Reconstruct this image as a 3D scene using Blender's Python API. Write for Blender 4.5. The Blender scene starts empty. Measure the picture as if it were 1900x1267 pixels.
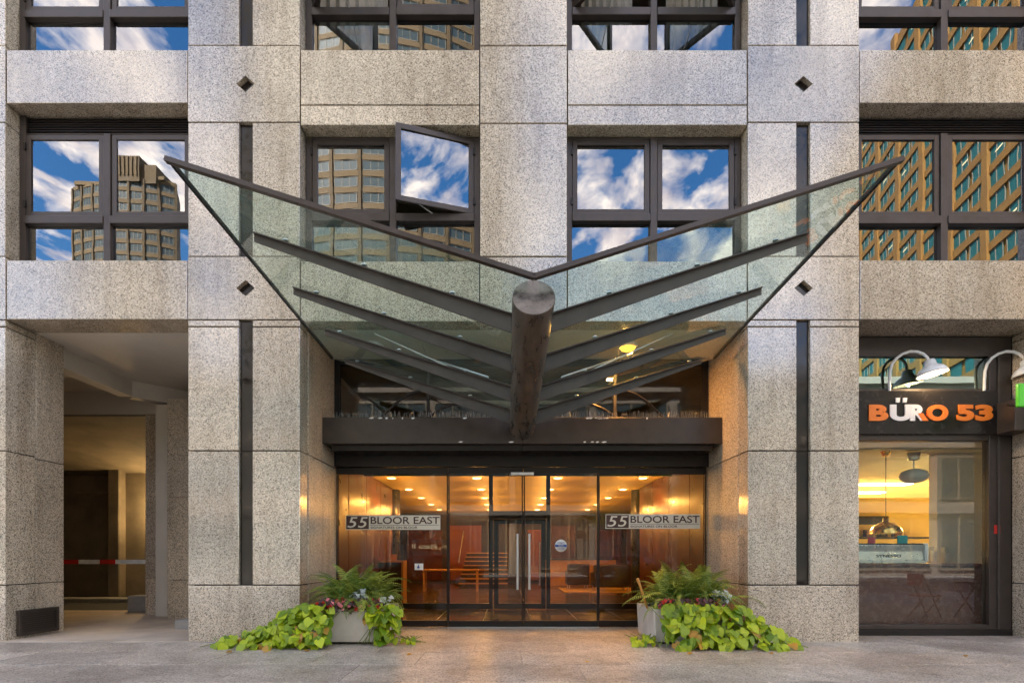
import bpy, bmesh, math, random
from mathutils import Vector, Matrix, Euler
R = math.radians
rnd = random.Random(7)
sc = bpy.context.scene
col = sc.collection

# ------------------------------------------------------------ measured drawing
# The facade is the plane y = 0 and the street lies towards -y.  One metre of
# facade is 130 drawing units; EYE is the eye height and DIST the distance of the viewer.
DIST, EYE = 7.692, 1.23
def fx(u): return (u - 942.0) / 130.0
def fz(v): return EYE + (1030.0 - v) / 130.0
def at(u, v, d):
    """a surveyed point: drawing units and relative depth -> metres"""
    return Vector(((u - 942.0) / 130.0 * d, DIST * (d - 1.0), EYE + (1030.0 - v) / 130.0 * d))

# ------------------------------------------------------------ camera
cam = bpy.data.cameras.new('camera'); cam_o = bpy.data.objects.new('camera', cam); col.objects.link(cam_o)
cam.sensor_width = 36.0; cam.lens = 36.0 * 1000 / 1900
cam.shift_x = 8.0 / 1900; cam.shift_y = 396.5 / 1900
cam.clip_start = 0.05; cam.clip_end = 600
cam_o.location = (0, -DIST, EYE); cam_o.rotation_euler = (R(90), 0, 0)
sc.camera = cam_o

# ------------------------------------------------------------ sky, sun, exposure
SUN_EL, SUN_AZ = 42.0, -38.0      # the sun stands behind the building, a little to the left
w = bpy.data.worlds.new('World'); sc.world = w; w.use_nodes = True
nt = w.node_tree; N = nt.nodes; L = nt.links
for n in list(N): N.remove(n)
out = N.new('ShaderNodeOutputWorld'); bg = N.new('ShaderNodeBackground'); L.new(bg.outputs[0], out.inputs[0])
bg.inputs[1].default_value = 0.11
sky = N.new('ShaderNodeTexSky'); sky.sky_type = 'NISHITA'; sky.sun_disc = False
sky.sun_elevation = R(SUN_EL); sky.sun_rotation = R(SUN_AZ); sky.air_density = 1.0; sky.dust_density = 0.3; sky.ozone_density = 2.5
hsv = N.new('ShaderNodeHueSaturation'); hsv.inputs['Saturation'].default_value = 1.3; hsv.inputs['Value'].default_value = 0.72
L.new(sky.outputs[0], hsv.inputs['Color'])
tc = N.new('ShaderNodeTexCoord'); sep = N.new('ShaderNodeSeparateXYZ'); L.new(tc.outputs['Generated'], sep.inputs[0])
mx = N.new('ShaderNodeMath'); mx.operation = 'MAXIMUM'; mx.inputs[1].default_value = 0.06; L.new(sep.outputs[2], mx.inputs[0])
dv = N.new('ShaderNodeVectorMath'); dv.operation = 'DIVIDE'
cmb = N.new('ShaderNodeCombineXYZ'); 
for i in range(3): L.new(mx.outputs[0], cmb.inputs[i])
L.new(tc.outputs['Generated'], dv.inputs[0]); L.new(cmb.outputs[0], dv.inputs[1])
mp = N.new('ShaderNodeMapping'); mp.inputs['Rotation'].default_value = (0, 0, R(35)); mp.inputs['Scale'].default_value = (1.0, 0.62, 1.0); mp.inputs['Location'].default_value = (2.3, 0.7, 0)
L.new(dv.outputs[0], mp.inputs[0])
nz = N.new('ShaderNodeTexNoise'); nz.inputs['Scale'].default_value = 6.4; nz.inputs['Detail'].default_value = 9; nz.inputs['Roughness'].default_value = 0.56; nz.inputs['Distortion'].default_value = 0.25
L.new(mp.outputs[0], nz.inputs[0])
cr = N.new('ShaderNodeValToRGB'); cr.color_ramp.elements[0].position = 0.46; cr.color_ramp.elements[1].position = 0.60
cr.color_ramp.elements[0].color = (0, 0, 0, 1); cr.color_ramp.elements[1].color = (1, 1, 1, 1); L.new(nz.outputs[0], cr.inputs[0])
nz2 = N.new('ShaderNodeTexNoise'); nz2.inputs['Scale'].default_value = 9.0; nz2.inputs['Detail'].default_value = 6; L.new(mp.outputs[0], nz2.inputs[0])
cc = N.new('ShaderNodeValToRGB'); cc.color_ramp.elements[0].position = 0.3; cc.color_ramp.elements[1].position = 0.62
cc.color_ramp.elements[0].color = (3.0, 2.7, 2.9, 1); cc.color_ramp.elements[1].color = (6.6, 5.9, 5.2, 1); L.new(nz2.outputs[0], cc.inputs[0])
mixc = N.new('ShaderNodeMix'); mixc.data_type = 'RGBA'
L.new(cr.outputs[0], mixc.inputs[0]); L.new(hsv.outputs[0], mixc.inputs[6]); L.new(cc.outputs[0], mixc.inputs[7])
L.new(mixc.outputs[2], bg.inputs[0])

sun = bpy.data.lights.new('sun', 'SUN'); sun.energy = 4.0; sun.angle = R(0.6); sun.color = (1.0, 0.93, 0.82)
sun_o = bpy.data.objects.new('sun', sun); col.objects.link(sun_o)
sd = Vector((math.sin(R(SUN_AZ)) * math.cos(R(SUN_EL)), math.cos(R(SUN_AZ)) * math.cos(R(SUN_EL)), math.sin(R(SUN_EL))))
sun_o.rotation_euler = (-sd).to_track_quat('-Z', 'Y').to_euler(); sun_o.location = (0, 0, 60)
sc.view_settings.view_transform = 'Standard'; sc.view_settings.look = 'None'; sc.view_settings.gamma = 1.0
sc.view_settings.exposure = 2.9
sc.view_settings.use_curve_mapping = False
sc.cycles.max_bounces = 6; sc.cycles.transparent_max_bounces = 20; sc.cycles.diffuse_bounces = 3; sc.cycles.glossy_bounces = 3; sc.cycles.adaptive_threshold = .02
sc.cycles.sample_clamp_indirect = 6.0; sc.cycles.caustics_reflective = False; sc.cycles.caustics_refractive = False
sc.cycles.use_denoising = True

# ------------------------------------------------------------ object helpers
def link(o, parent=None):
    col.objects.link(o)
    if parent is not None:
        o.parent = parent
        o.matrix_parent_inverse = Matrix.Translation(-parent.location) if parent.rotation_euler.to_quaternion().angle < 1e-6 else parent.matrix_basis.inverted()
    return o
def tag(o, label=None, cat=None, group=None, kind=None):
    if label: o['label'] = label
    if cat: o['category'] = cat
    if group: o['group'] = group
    if kind: o['kind'] = kind
    return o
def thing(name, label, cat, loc=(0, 0, 0), group=None):
    o = bpy.data.objects.new(name, None); o.empty_display_size = 0.2; o.location = loc; col.objects.link(o)
    return tag(o, label, cat, group)
class MB:
    """collects shapes in world metres, then builds ONE mesh object"""
    def __init__(s): s.v = []; s.f = []; s.m = []; s.sm = []
    def add(s, vs, fs, mi=0, smooth=False):
        b = len(s.v); s.v += [tuple(p) for p in vs]
        for f in fs: s.f.append([b + i for i in f]); s.m.append(mi); s.sm.append(smooth)
        return s
    def box(s, x0, x1, y0, y1, z0, z1, mi=0):
        if x0 > x1: x0, x1 = x1, x0
        if y0 > y1: y0, y1 = y1, y0
        if z0 > z1: z0, z1 = z1, z0
        return s.add([(x0,y0,z0),(x1,y0,z0),(x1,y1,z0),(x0,y1,z0),(x0,y0,z1),(x1,y0,z1),(x1,y1,z1),(x0,y1,z1)],
                     [(0,3,2,1),(4,5,6,7),(0,1,5,4),(1,2,6,5),(2,3,7,6),(3,0,4,7)], mi)
    def hexa(s, p, mi=0):
        """8 points: bottom ring then top ring"""
        return s.add(p, [(0,3,2,1),(4,5,6,7),(0,1,5,4),(1,2,6,5),(2,3,7,6),(3,0,4,7)], mi)
    def tube(s, pts, rad, n=10, mi=0, cap=True):
        pts = [Vector(p) for p in pts]; rad = rad if isinstance(rad, (list, tuple)) else [rad] * len(pts)
        t0 = (pts[1] - pts[0]).normalized(); up = Vector((0, 0, 1)) if abs(t0.z) < .9 else Vector((1, 0, 0))
        nrm = t0.cross(up).normalized(); vs = []
        for i, p in enumerate(pts):
            t = (pts[min(i + 1, len(pts) - 1)] - pts[max(i - 1, 0)]).normalized()
            nrm = (nrm - t * nrm.dot(t)).normalized(); b = t.cross(nrm)
            for k in range(n):
                a = 2 * math.pi * k / n; vs.append(p + (nrm * math.cos(a) + b * math.sin(a)) * rad[i])
        fs = []
        for i in range(len(pts) - 1):
            for k in range(n):
                k2 = (k + 1) % n; fs.append((i*n + k, i*n + k2, (i+1)*n + k2, (i+1)*n + k))
        s.add(vs, fs, mi, True)
        if cap:
            m = len(pts) - 1
            s.add(vs[:n], [tuple(reversed(range(n)))], mi); s.add(vs[m*n:], [tuple(range(n))], mi)
        return s
    def lathe(s, c, prof, n=20, mi=0, axis=None):
        """prof: (radius, height) list round a vertical (or given) axis"""
        c = Vector(c); q = Vector((0, 0, 1)).rotation_difference(Vector(axis)) if axis is not None else None
        vs = []
        for r, h in prof:
            for k in range(n):
                a = 2 * math.pi * k / n; p = Vector((r * math.cos(a), r * math.sin(a), h))
                vs.append(c + (q @ p if q else p))
        fs = []
        for i in range(len(prof) - 1):
            for k in range(n):
                k2 = (k + 1) % n; fs.append((i*n + k, i*n + k2, (i+1)*n + k2, (i+1)*n + k))
        return s.add(vs, fs, mi, True)
    def mesh(s, name, mats, bevel=0.0):
        me = bpy.data.meshes.new(name); me.from_pydata(s.v, [], s.f)
        for m in (mats if isinstance(mats, (list, tuple)) else [mats]): me.materials.append(m)
        me.polygons.foreach_set('material_index', s.m); me.polygons.foreach_set('use_smooth', s.sm)
        if bevel:
            bm = bmesh.new(); bm.from_mesh(me)
            bmesh.ops.remove_doubles(bm, verts=bm.verts, dist=1e-5)
            bmesh.ops.bevel(bm, geom=[e for e in bm.edges if len(e.link_faces) == 2 and e.calc_face_angle(0) > .5], offset=bevel, segments=1, affect='EDGES', clamp_overlap=True)
            bm.to_mesh(me); bm.free()
        me.update(); return me
    def build(s, name, mats, parent=None, bevel=0.0):
        return link(bpy.data.objects.new(name, s.mesh(name, mats, bevel)), parent)
def box(name, x0, x1, y0, y1, z0, z1, mat, parent=None, bevel=0.0):
    return MB().box(x0, x1, y0, y1, z0, z1).build(name, mat, parent, bevel)
def inst(name, me, loc, rot=(0, 0, 0), scale=(1, 1, 1), parent=None):
    o = bpy.data.objects.new(name, me); o.location = loc; o.rotation_euler = rot; o.scale = scale
    return link(o, parent)
def text_mesh(txt, x0, x1, y, z0, z1, mat, name, parent, bold=0.0, depth=0.01, shear=0.0):
    cu = bpy.data.curves.new('lettering', 'FONT'); cu.body = txt; cu.offset = bold; cu.extrude = 0.02; cu.shear = shear; cu.resolution_u = 6
    o = bpy.data.objects.new('lettering', cu); col.objects.link(o)
    dg = bpy.context.evaluated_depsgraph_get(); dg.update()
    me = bpy.data.meshes.new_from_object(o.evaluated_get(dg)); col.objects.unlink(o); bpy.data.objects.remove(o)
    xs = [v.co.x for v in me.vertices]; ys = [v.co.y for v in me.vertices]; zs = [v.co.z for v in me.vertices]
    a, b, c, d, e, f = min(xs), max(xs), min(ys), max(ys), min(zs), max(zs)
    for v in me.vertices:
        p = v.co; v.co = (x0 + (p.x - a) / (b - a) * (x1 - x0), y - (p.z - e) / (f - e) * depth, z0 + (p.y - c) / (d - c) * (z1 - z0))
    me.materials.clear(); me.materials.append(mat); me.name = name
    return link(bpy.data.objects.new(name, me), parent)

# ------------------------------------------------------------ materials
MT = {}
def new_mat(name):
    m = bpy.data.materials.new(name); m.use_nodes = True; nt = m.node_tree
    for n in list(nt.nodes): nt.nodes.remove(n)
    o = nt.nodes.new('ShaderNodeOutputMaterial'); MT[name] = m
    return m, nt.nodes, nt.links, o
def ramp(N, stops):
    r = N.new('ShaderNodeValToRGB'); e = r.color_ramp.elements
    while len(e) < len(stops): e.new(0.5)
    for k, (p, c) in enumerate(stops):
        e[k].position = p; e[k].color = (*c, 1) if len(c) == 3 else c
    return r
def coords(N, L, jitter=True, sc_=(1, 1, 1)):
    t = N.new('ShaderNodeTexCoord'); src = t.outputs['Object']
    if jitter:
        oi = N.new('ShaderNodeObjectInfo'); mu = N.new('ShaderNodeMath'); mu.operation = 'MULTIPLY'; mu.inputs[1].default_value = 37.0
        L.new(oi.outputs['Random'], mu.inputs[0]); ad = N.new('ShaderNodeVectorMath'); L.new(src, ad.inputs[0]); L.new(mu.outputs[0], ad.inputs[1]); src = ad.outputs[0]
    if sc_ != (1, 1, 1):
        mp = N.new('ShaderNodeMapping'); mp.inputs['Scale'].default_value = sc_; L.new(src, mp.inputs[0]); src = mp.outputs[0]
    return src
def noise(N, L, src, scale, detail=3, rough=.55):
    n = N.new('ShaderNodeTexNoise'); n.inputs['Scale'].default_value = scale; n.inputs['Detail'].default_value = detail; n.inputs['Roughness'].default_value = rough
    L.new(src, n.inputs[0]); return n
def mixrgb(N, L, a, b, fac, mode='MIX'):
    m = N.new('ShaderNodeMix'); m.data_type = 'RGBA'; m.blend_type = mode
    for idx, val in ((0, fac), (6, a), (7, b)):
        if isinstance(val, (int, float)): m.inputs[idx].default_value = val
        elif isinstance(val, tuple): m.inputs[idx].default_value = (*val, 1)
        else: L.new(val, m.inputs[idx])
    return m.outputs[2]
def bump(N, L, h, strength, dist=.01):
    b = N.new('ShaderNodeBump'); b.inputs['Strength'].default_value = strength; b.inputs['Distance'].default_value = dist; L.new(h, b.inputs['Height']); return b.outputs[0]
def principled(N, L, o, color, rough=.5, metal=0.0, spec=.5, normal=None, **kw):
    p = N.new('ShaderNodeBsdfPrincipled')
    if isinstance(color, tuple): p.inputs['Base Color'].default_value = (*color, 1)
    else: L.new(color, p.inputs['Base Color'])
    if isinstance(rough, (int, float)): p.inputs['Roughness'].default_value = rough
    else: L.new(rough, p.inputs['Roughness'])
    p.inputs['Metallic'].default_value = metal; p.inputs['Specular IOR Level'].default_value = spec
    if normal is not None: L.new(normal, p.inputs['Normal'])
    for k, v in kw.items(): p.inputs[k.replace('_', ' ')].default_value = v
    L.new(p.outputs[0], o.inputs[0]); return p
def plain(name, color, rough=.5, metal=0.0, spec=.5, var=.12, scale=9.0, bmp=.0, fine=60.0):
    """one colour with soft wear variation and fine grain"""
    m, N, L, o = new_mat(name); src = coords(N, L)
    n = noise(N, L, src, scale, 5, .6); r = ramp(N, [(.3, (1 - var,) * 3), (.7, (1 + var,) * 3)]); L.new(n.outputs[0], r.inputs[0])
    c = mixrgb(N, L, color, r.outputs[0], 1.0, 'MULTIPLY')
    rr = ramp(N, [(.3, (max(rough - .08, 0),) * 3), (.7, (min(rough + .1, 1),) * 3)]); L.new(n.outputs[0], rr.inputs[0])
    nm = None
    if bmp:
        n2 = noise(N, L, src, fine, 3); nm = bump(N, L, n2.outputs[0], bmp, .004)
    principled(N, L, o, c, rr.outputs[0], metal, spec, nm); return m
def granite(name, dark, mid, light, rough, spec, grain=46.0, stain=0.0, ior=1.5):
    m, N, L, o = new_mat(name); src = coords(N, L)
    vo = N.new('ShaderNodeTexVoronoi'); vo.inputs['Scale'].default_value = grain; L.new(src, vo.inputs['Vector'])
    sp = N.new('ShaderNodeSeparateColor'); L.new(vo.outputs['Color'], sp.inputs[0])
    r1 = ramp(N, [(.0, dark), (.16, dark), (.24, mid), (.62, mid), (.8, light), (1, light)]); L.new(sp.outputs[0], r1.inputs[0])
    n1 = noise(N, L, src, grain * .75, 4, .7); r2 = ramp(N, [(.34, (.70,) * 3), (.62, (1.14,) * 3)]); L.new(n1.outputs[0], r2.inputs[0])
    c = mixrgb(N, L, r1.outputs[0], r2.outputs[0], .85, 'MULTIPLY')
    n0 = noise(N, L, src, .9, 4, .6); r0 = ramp(N, [(.3, (.82, .80, .78)), (.7, (1.12, 1.11, 1.09))]); L.new(n0.outputs[0], r0.inputs[0])
    c = mixrgb(N, L, c, r0.outputs[0], 1.0, 'MULTIPLY')
    st = coords(N, L, False, (2.6, 2.6, .28)); n3 = noise(N, L, st, 1.6, 5, .65); r3 = ramp(N, [(.34, (.74, .71, .67)), (.52, (1.03,) * 3)]); L.new(n3.outputs[0], r3.inputs[0])
    c = mixrgb(N, L, c, r3.outputs[0], .8, 'MULTIPLY')
    oi = N.new('ShaderNodeObjectInfo'); ro = ramp(N, [(0, (.87, .87, .88)), (1, (1.09, 1.08, 1.06))]); L.new(oi.outputs['Random'], ro.inputs[0])
    c = mixrgb(N, L, c, ro.outputs[0], 1.0, 'MULTIPLY')
    if stain:
        n5 = noise(N, L, coords(N, L, False), .75, 7, .68); r5 = ramp(N, [(.40, (.52, .48, .45)), (.56, (1.0,) * 3), (.75, (1.08, 1.06, 1.03))]); L.new(n5.outputs[0], r5.inputs[0])
        c = mixrgb(N, L, c, r5.outputs[0], stain, 'MULTIPLY')
        n6 = noise(N, L, coords(N, L, False), 9.0, 2, .4); r6 = ramp(N, [(.26, (.45,) * 3), (.31, (1.0,) * 3)]); L.new(n6.outputs[0], r6.inputs[0]); c = mixrgb(N, L, c, r6.outputs[0], .7, 'MULTIPLY')
    principled(N, L, o, c, rough, 0, spec, bump(N, L, n1.outputs[0], .12, .003), IOR=ior); return m
granite('granite', (.17, .142, .108), (.51, .432, .335), (.74, .64, .51), .11, .8, 95.0, ior=1.75)
granite('granite_matt', (.17, .142, .108), (.51, .432, .335), (.74, .64, .51), .38, .4, 95.0)
granite('granite_ground', (.20, .178, .155), (.43, .385, .335), (.62, .56, .49), .40, .4, 80.0, .55)
plain('joint', (.035, .03, .028), .9, spec=.1)
plain('bronze', (.062, .048, .040), .36, .35, .5, .16, 5, .05)
plain('bronze_dark', (.022, .018, .016), .4, .3, .4, .15)
plain('rib_metal', (.082, .068, .058), .42, .3, .5, .2, 4, .06)
plain('strip', (.020, .015, .012), .10, .0, .45, .1)
plain('silver', (.62, .61, .59), .38, .7, var=.04, scale=2)
plain('white_enamel', (.82, .82, .80), .25)
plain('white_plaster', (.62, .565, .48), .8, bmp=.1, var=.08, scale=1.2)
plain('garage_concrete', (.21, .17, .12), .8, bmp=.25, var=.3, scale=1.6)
plain('garage_floor', (.46, .38, .30), .7, bmp=.2, var=.3, scale=1.1)
plain('dark_interior', (.07, .058, .046), .8, spec=.2)
plain('room_wall', (.30, .24, .17), .8)
plain('curtain_cloth', (.42, .37, .31), .9, spec=.1)
plain('asphalt', (.055, .055, .057), .85, bmp=.3, scale=2)
plain('kerb_stone', (.32, .31, .29), .8, bmp=.2)
plain('red_paint', (.55, .02, .015), .4)
plain('rubber', (.02, .02, .02), .8)
def mast():
    m, N, L, o = new_mat('mast_metal'); src = coords(N, L, False, (5, .9, 5)); n = noise(N, L, src, 2.2, 6, .65)
    r = ramp(N, [(.3, (.055, .046, .036)), (.5, (.115, .096, .076)), (.72, (.23, .198, .165))]); L.new(n.outputs[0], r.inputs[0])
    rr = ramp(N, [(.3, (.2,) * 3), (.7, (.42,) * 3)]); L.new(n.outputs[0], rr.inputs[0])
    principled(N, L, o, r.outputs[0], rr.outputs[0], .35, .6)
mast()
def glass(name, refl, tint, gloss=(1, 1, 1), rough=0.0, wave=0.0, wscale=1.3, dirt=0.0, dirtcol=(.6, .7, .66)):
    """a pane: mirror share refl at normal incidence rising to grazing, the rest passes tinted; the exit face only passes"""
    m, N, L, o = new_mat(name)
    t = N.new('ShaderNodeBsdfTransparent'); t.inputs[0].default_value = (*tint, 1)
    g = N.new('ShaderNodeBsdfGlossy'); g.inputs[0].default_value = (*gloss, 1); g.inputs['Roughness'].default_value = rough
    src = coords(N, L)
    if wave:
        n = noise(N, L, src, wscale, 1.5, .4); L.new(bump(N, L, n.outputs[0], wave, .05), g.inputs['Normal'])
    base = t.outputs[0]
    if dirt:
        d = N.new('ShaderNodeBsdfDiffuse'); d.inputs[0].default_value = (*dirtcol, 1)
        nd = noise(N, L, src, 3.0, 6, .7); rd = ramp(N, [(.35, (dirt * .5,) * 3), (.75, (dirt * 1.6,) * 3)]); L.new(nd.outputs[0], rd.inputs[0])
        md = N.new('ShaderNodeMixShader'); L.new(rd.outputs[0], md.inputs[0]); L.new(base, md.inputs[1]); L.new(d.outputs[0], md.inputs[2]); base = md.outputs[0]
    lw = N.new('ShaderNodeLayerWeight'); lw.inputs[0].default_value = .5
    pw = N.new('ShaderNodeMath'); pw.operation = 'POWER'; pw.inputs[1].default_value = 4.0; L.new(lw.outputs['Facing'], pw.inputs[0])
    ma = N.new('ShaderNodeMath'); ma.operation = 'MULTIPLY_ADD'; ma.inputs[1].default_value = 1 - refl; ma.inputs[2].default_value = refl; L.new(pw.outputs[0], ma.inputs[0])
    ge = N.new('ShaderNodeNewGeometry'); fr = N.new('ShaderNodeMath'); fr.operation = 'SUBTRACT'; fr.inputs[0].default_value = 1.0; L.new(ge.outputs['Backfacing'], fr.inputs[1])
    mu = N.new('ShaderNodeMath'); mu.operation = 'MULTIPLY'; L.new(ma.outputs[0], mu.inputs[0]); L.new(fr.outputs[0], mu.inputs[1])
    ms = N.new('ShaderNodeMixShader'); L.new(mu.outputs[0], ms.inputs[0])
    L.new(base, ms.inputs[1]); L.new(g.outputs[0], ms.inputs[2]); L.new(ms.outputs[0], o.inputs[0]); return m
glass('window_glass', .23, (.50, .54, .52), (.95, .95, .97), 0.0, .012, 1.5)
glass('canopy_glass', .04, (.90, .985, .955), dirt=.075, dirtcol=(.44, .62, .57))
glass('door_glass', .04, (.93, .90, .85), wave=.012)
glass('shop_glass', .052, (.92, .95, .93), wave=.015)
glass('transom_glass', .30, (.62, .66, .62), (.75, 1.0, 1.0), 0.0, .012)
glass('far_glass', .5, (.25, .3, .3), (.8, .9, 1.0), 0.02)
def emit(name, color, s):
    m, N, L, o = new_mat(name); e = N.new('ShaderNodeEmission'); e.inputs[0].default_value = (*color, 1); e.inputs[1].default_value = s; L.new(e.outputs[0], o.inputs[0]); return m
emit('lamp_warm', (1, .62, .26), 4.0); emit('lamp_orange', (1, .36, .03), .9); emit('lamp_white', (1, .88, .62), 2.5); emit('lamp_white_dim', (1, .85, .5), .7)
def leaf_mat(name, c1, c2, trans=.35, rough=.45, vein=False):
    m, N, L, o = new_mat(name); oi = N.new('ShaderNodeObjectInfo'); src = coords(N, L); n = noise(N, L, src, 14, 3)
    ad = N.new('ShaderNodeMath'); ad.operation = 'ADD'; L.new(oi.outputs['Random'], ad.inputs[0]); L.new(n.outputs[0], ad.inputs[1])
    hf = N.new('ShaderNodeMath'); hf.operation = 'MULTIPLY'; hf.inputs[1].default_value = .5; L.new(ad.outputs[0], hf.inputs[0])
    r = ramp(N, [(.2, c1), (.8, c2)]); L.new(hf.outputs[0], r.inputs[0])
    p = principled(N, L, o, r.outputs[0], rough, 0, .45, bump(N, L, n.outputs[0], .2, .01))
    t = N.new('ShaderNodeBsdfTranslucent'); L.new(r.outputs[0], t.inputs[0]); ms = N.new('ShaderNodeMixShader'); ms.inputs[0].default_value = trans
    L.new(p.outputs[0], ms.inputs[1]); L.new(t.outputs[0], ms.inputs[2]); L.new(ms.outputs[0], o.inputs[0]); return m
leaf_mat('lime_leaf', (.07, .18, .006), (.56, .66, .02), .30)
leaf_mat('fern_leaf', (.06, .14, .02), (.42, .48, .08), .3)
leaf_mat('bronze_leaf', (.035, .018, .015), (.09, .03, .025), .1)
leaf_mat('silver_leaf', (.42, .47, .45), (.62, .66, .64), .15)
leaf_mat('yellow_leaf', (.45, .22, .03), (.6, .36, .05), .3)
leaf_mat('tree_leaf', (.03, .07, .012), (.09, .15, .02), .3)
plain('petal_red', (.6, .03, .03), .5); plain('petal_pink', (.75, .22, .25), .5)
plain('stem_green', (.16, .22, .03), .5); plain('bark', (.12, .085, .06), .9, bmp=.5, scale=12)
plain('planter_concrete', (.56, .52, .45), .75, bmp=.25, var=.16, scale=2.5); plain('soil', (.03, .02, .014), .95)

# ============================================================ the granite building
bld = thing('granite_building', 'grey speckled granite building with bronze windows and recessed glass entrance', 'building', (0, 0, 0))
G = MT['granite']
def panel(u0, u1, v0, v1, y1=.30, y0=0.0, gap=.008, name='granite_panel'):
    x0, x1, z1, z0 = fx(u0) + gap, fx(u1) - gap, fz(v0) - gap, fz(v1) + gap
    y0 += rnd.uniform(0, .0025); c = .006
    vs = [(x0,y1,z0),(x1,y1,z0),(x1,y1,z1),(x0,y1,z1),(x0,y0+c,z0),(x1,y0+c,z0),(x1,y0+c,z1),(x0,y0+c,z1),(x0+c,y0,z0+c),(x1-c,y0,z0+c),(x1-c,y0,z1-c),(x0+c,y0,z1-c)]
    fs = [(0,3,2,1)] + [(4+i,4+(i+1)%4,8+(i+1)%4,8+i) for i in range(4)] + [(i,(i+1)%4,4+(i+1)%4,4+i) for i in range(4)] + [(8,9,10,11)]
    return MB().add(vs, fs).build(name, G, bld)
def diamond_panel(u0, u1, v0, v1, uc, vc, h=.135, y1=.30):
    x0, x1, z1, z0 = fx(u0) + .008, fx(u1) - .008, fz(v0) - .008, fz(v1) + .008; cx, cz = fx(uc), fz(vc)
    rect = [(x0, z0), (x1, z0), (x1, z1), (x0, z1)]; dia = [(cx, cz - h*.86), (cx + h, cz), (cx, cz + h*.86), (cx - h, cz)]
    vs = [(x, 0, z) for x, z in rect] + [(x, 0, z) for x, z in dia] + [(x, y1, z) for x, z in rect] + [(x, .09, z) for x, z in dia]
    fs = []
    for i in range(4):
        j = (i + 1) % 4
        fs += [(i, j, 4 + i), (j, 4 + j, 4 + i), (i, 8 + i, 8 + j, j), (4 + i, 4 + j, 12 + j, 12 + i)]
    fs.append((8, 11, 10, 9)); o = MB().add(vs, fs).build('granite_panel', G, bld)
    d = .99; MB().add([(cx + (x - cx)*d, .08, cz + (z - cz)*d) for x, z in dia] + [(cx + (x - cx)*d, .10, cz + (z - cz)*d) for x, z in dia],
             [(0,1,2,3),(7,6,5,4)] + [(i,4+i,4+(i+1)%4,(i+1)%4) for i in range(4)]).build('diamond_inlay', MT['strip'], bld)
def slot_strip(u0, u1, v0, v1):
    box('inlay_strip', fx(u0) - .01, fx(u1) + .01, .055, .09, fz(v1), fz(v0), MT['strip'], bld)
def pier(u0, u1, s0, s1, deep=.30):
    for v0, v1, kind in ((-555,-306,1),(-306,-164,2),(-164,85,1),(85,227,2),(227,476,1),(476,593,2),(593,606,1),(606,836,1),(836,1085,1),(1085,1192,0)):
        y1 = deep if v0 >= 476 else .30
        if kind == 1: panel(u0, s0, v0, v1, y1); panel(s1, u1, v0, v1, y1)
        elif kind == 2: diamond_panel(u0, u1, v0, v1, (s0 + s1)/2, (v0 + v1)/2 + (0 if v0 < 400 else 0), y1=y1)
        else: panel(u0, u1, v0, v1, y1)
    for v0, v1 in ((-555,-306),(-164,85),(227,476),(593,836),(836,1085)): slot_strip(s0, s1, v0 + .6, v1 - .6)
    box('joint_backing', fx(u0) + .03, fx(u1) - .03, .12, y1 - .02 if deep > .3 else .28, .02, fz(-550), MT['joint'], bld)
pier(-196, 11, -105, -80, .48)
pier(348, 557, 443.5, 467.5)
pier(1387, 1595, 1479, 1503)
pier(1950, 2160, 2040, 2064, .60)
for v0, v1 in ((-555,-306),(-306,-164),(-164,85),(85,229),(229,476),(476,597)): panel(890, 1053, v0, v1)
box('joint_backing', fx(890) + .03, fx(1053) - .03, .04, .28, fz(592), fz(-550), MT['joint'], bld)
for u0, u1 in ((557, 890), (1053, 1387)):
    for v0, v1 in ((-555,-299),(-299,-196),(-196,-158),(92,195),(195,233),(484,597)): panel(u0, u1, v0, v1)
    for v0, v1 in ((-550,-163),(97,228),(489,592)): box('joint_backing', fx(u0) + .03, fx(u1) - .03, .04, .2, fz(v1), fz(v0), MT['joint'], bld)
for u0, u1, dp in ((11, 348, .48), (1595, 1950, .60)):
    for v0, v1 in ((-555,-299),(-299,-199),(92,192)): panel(u0, u1, v0, v1)
    panel(u0, u1, 482, 593, dp)
    for v0, v1 in ((-550,-204),(97,187),(487,588)): box('joint_backing', fx(u0) + .03, fx(u1) - .03, .04, .2, fz(v1), fz(v0), MT['joint'], bld)

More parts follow.
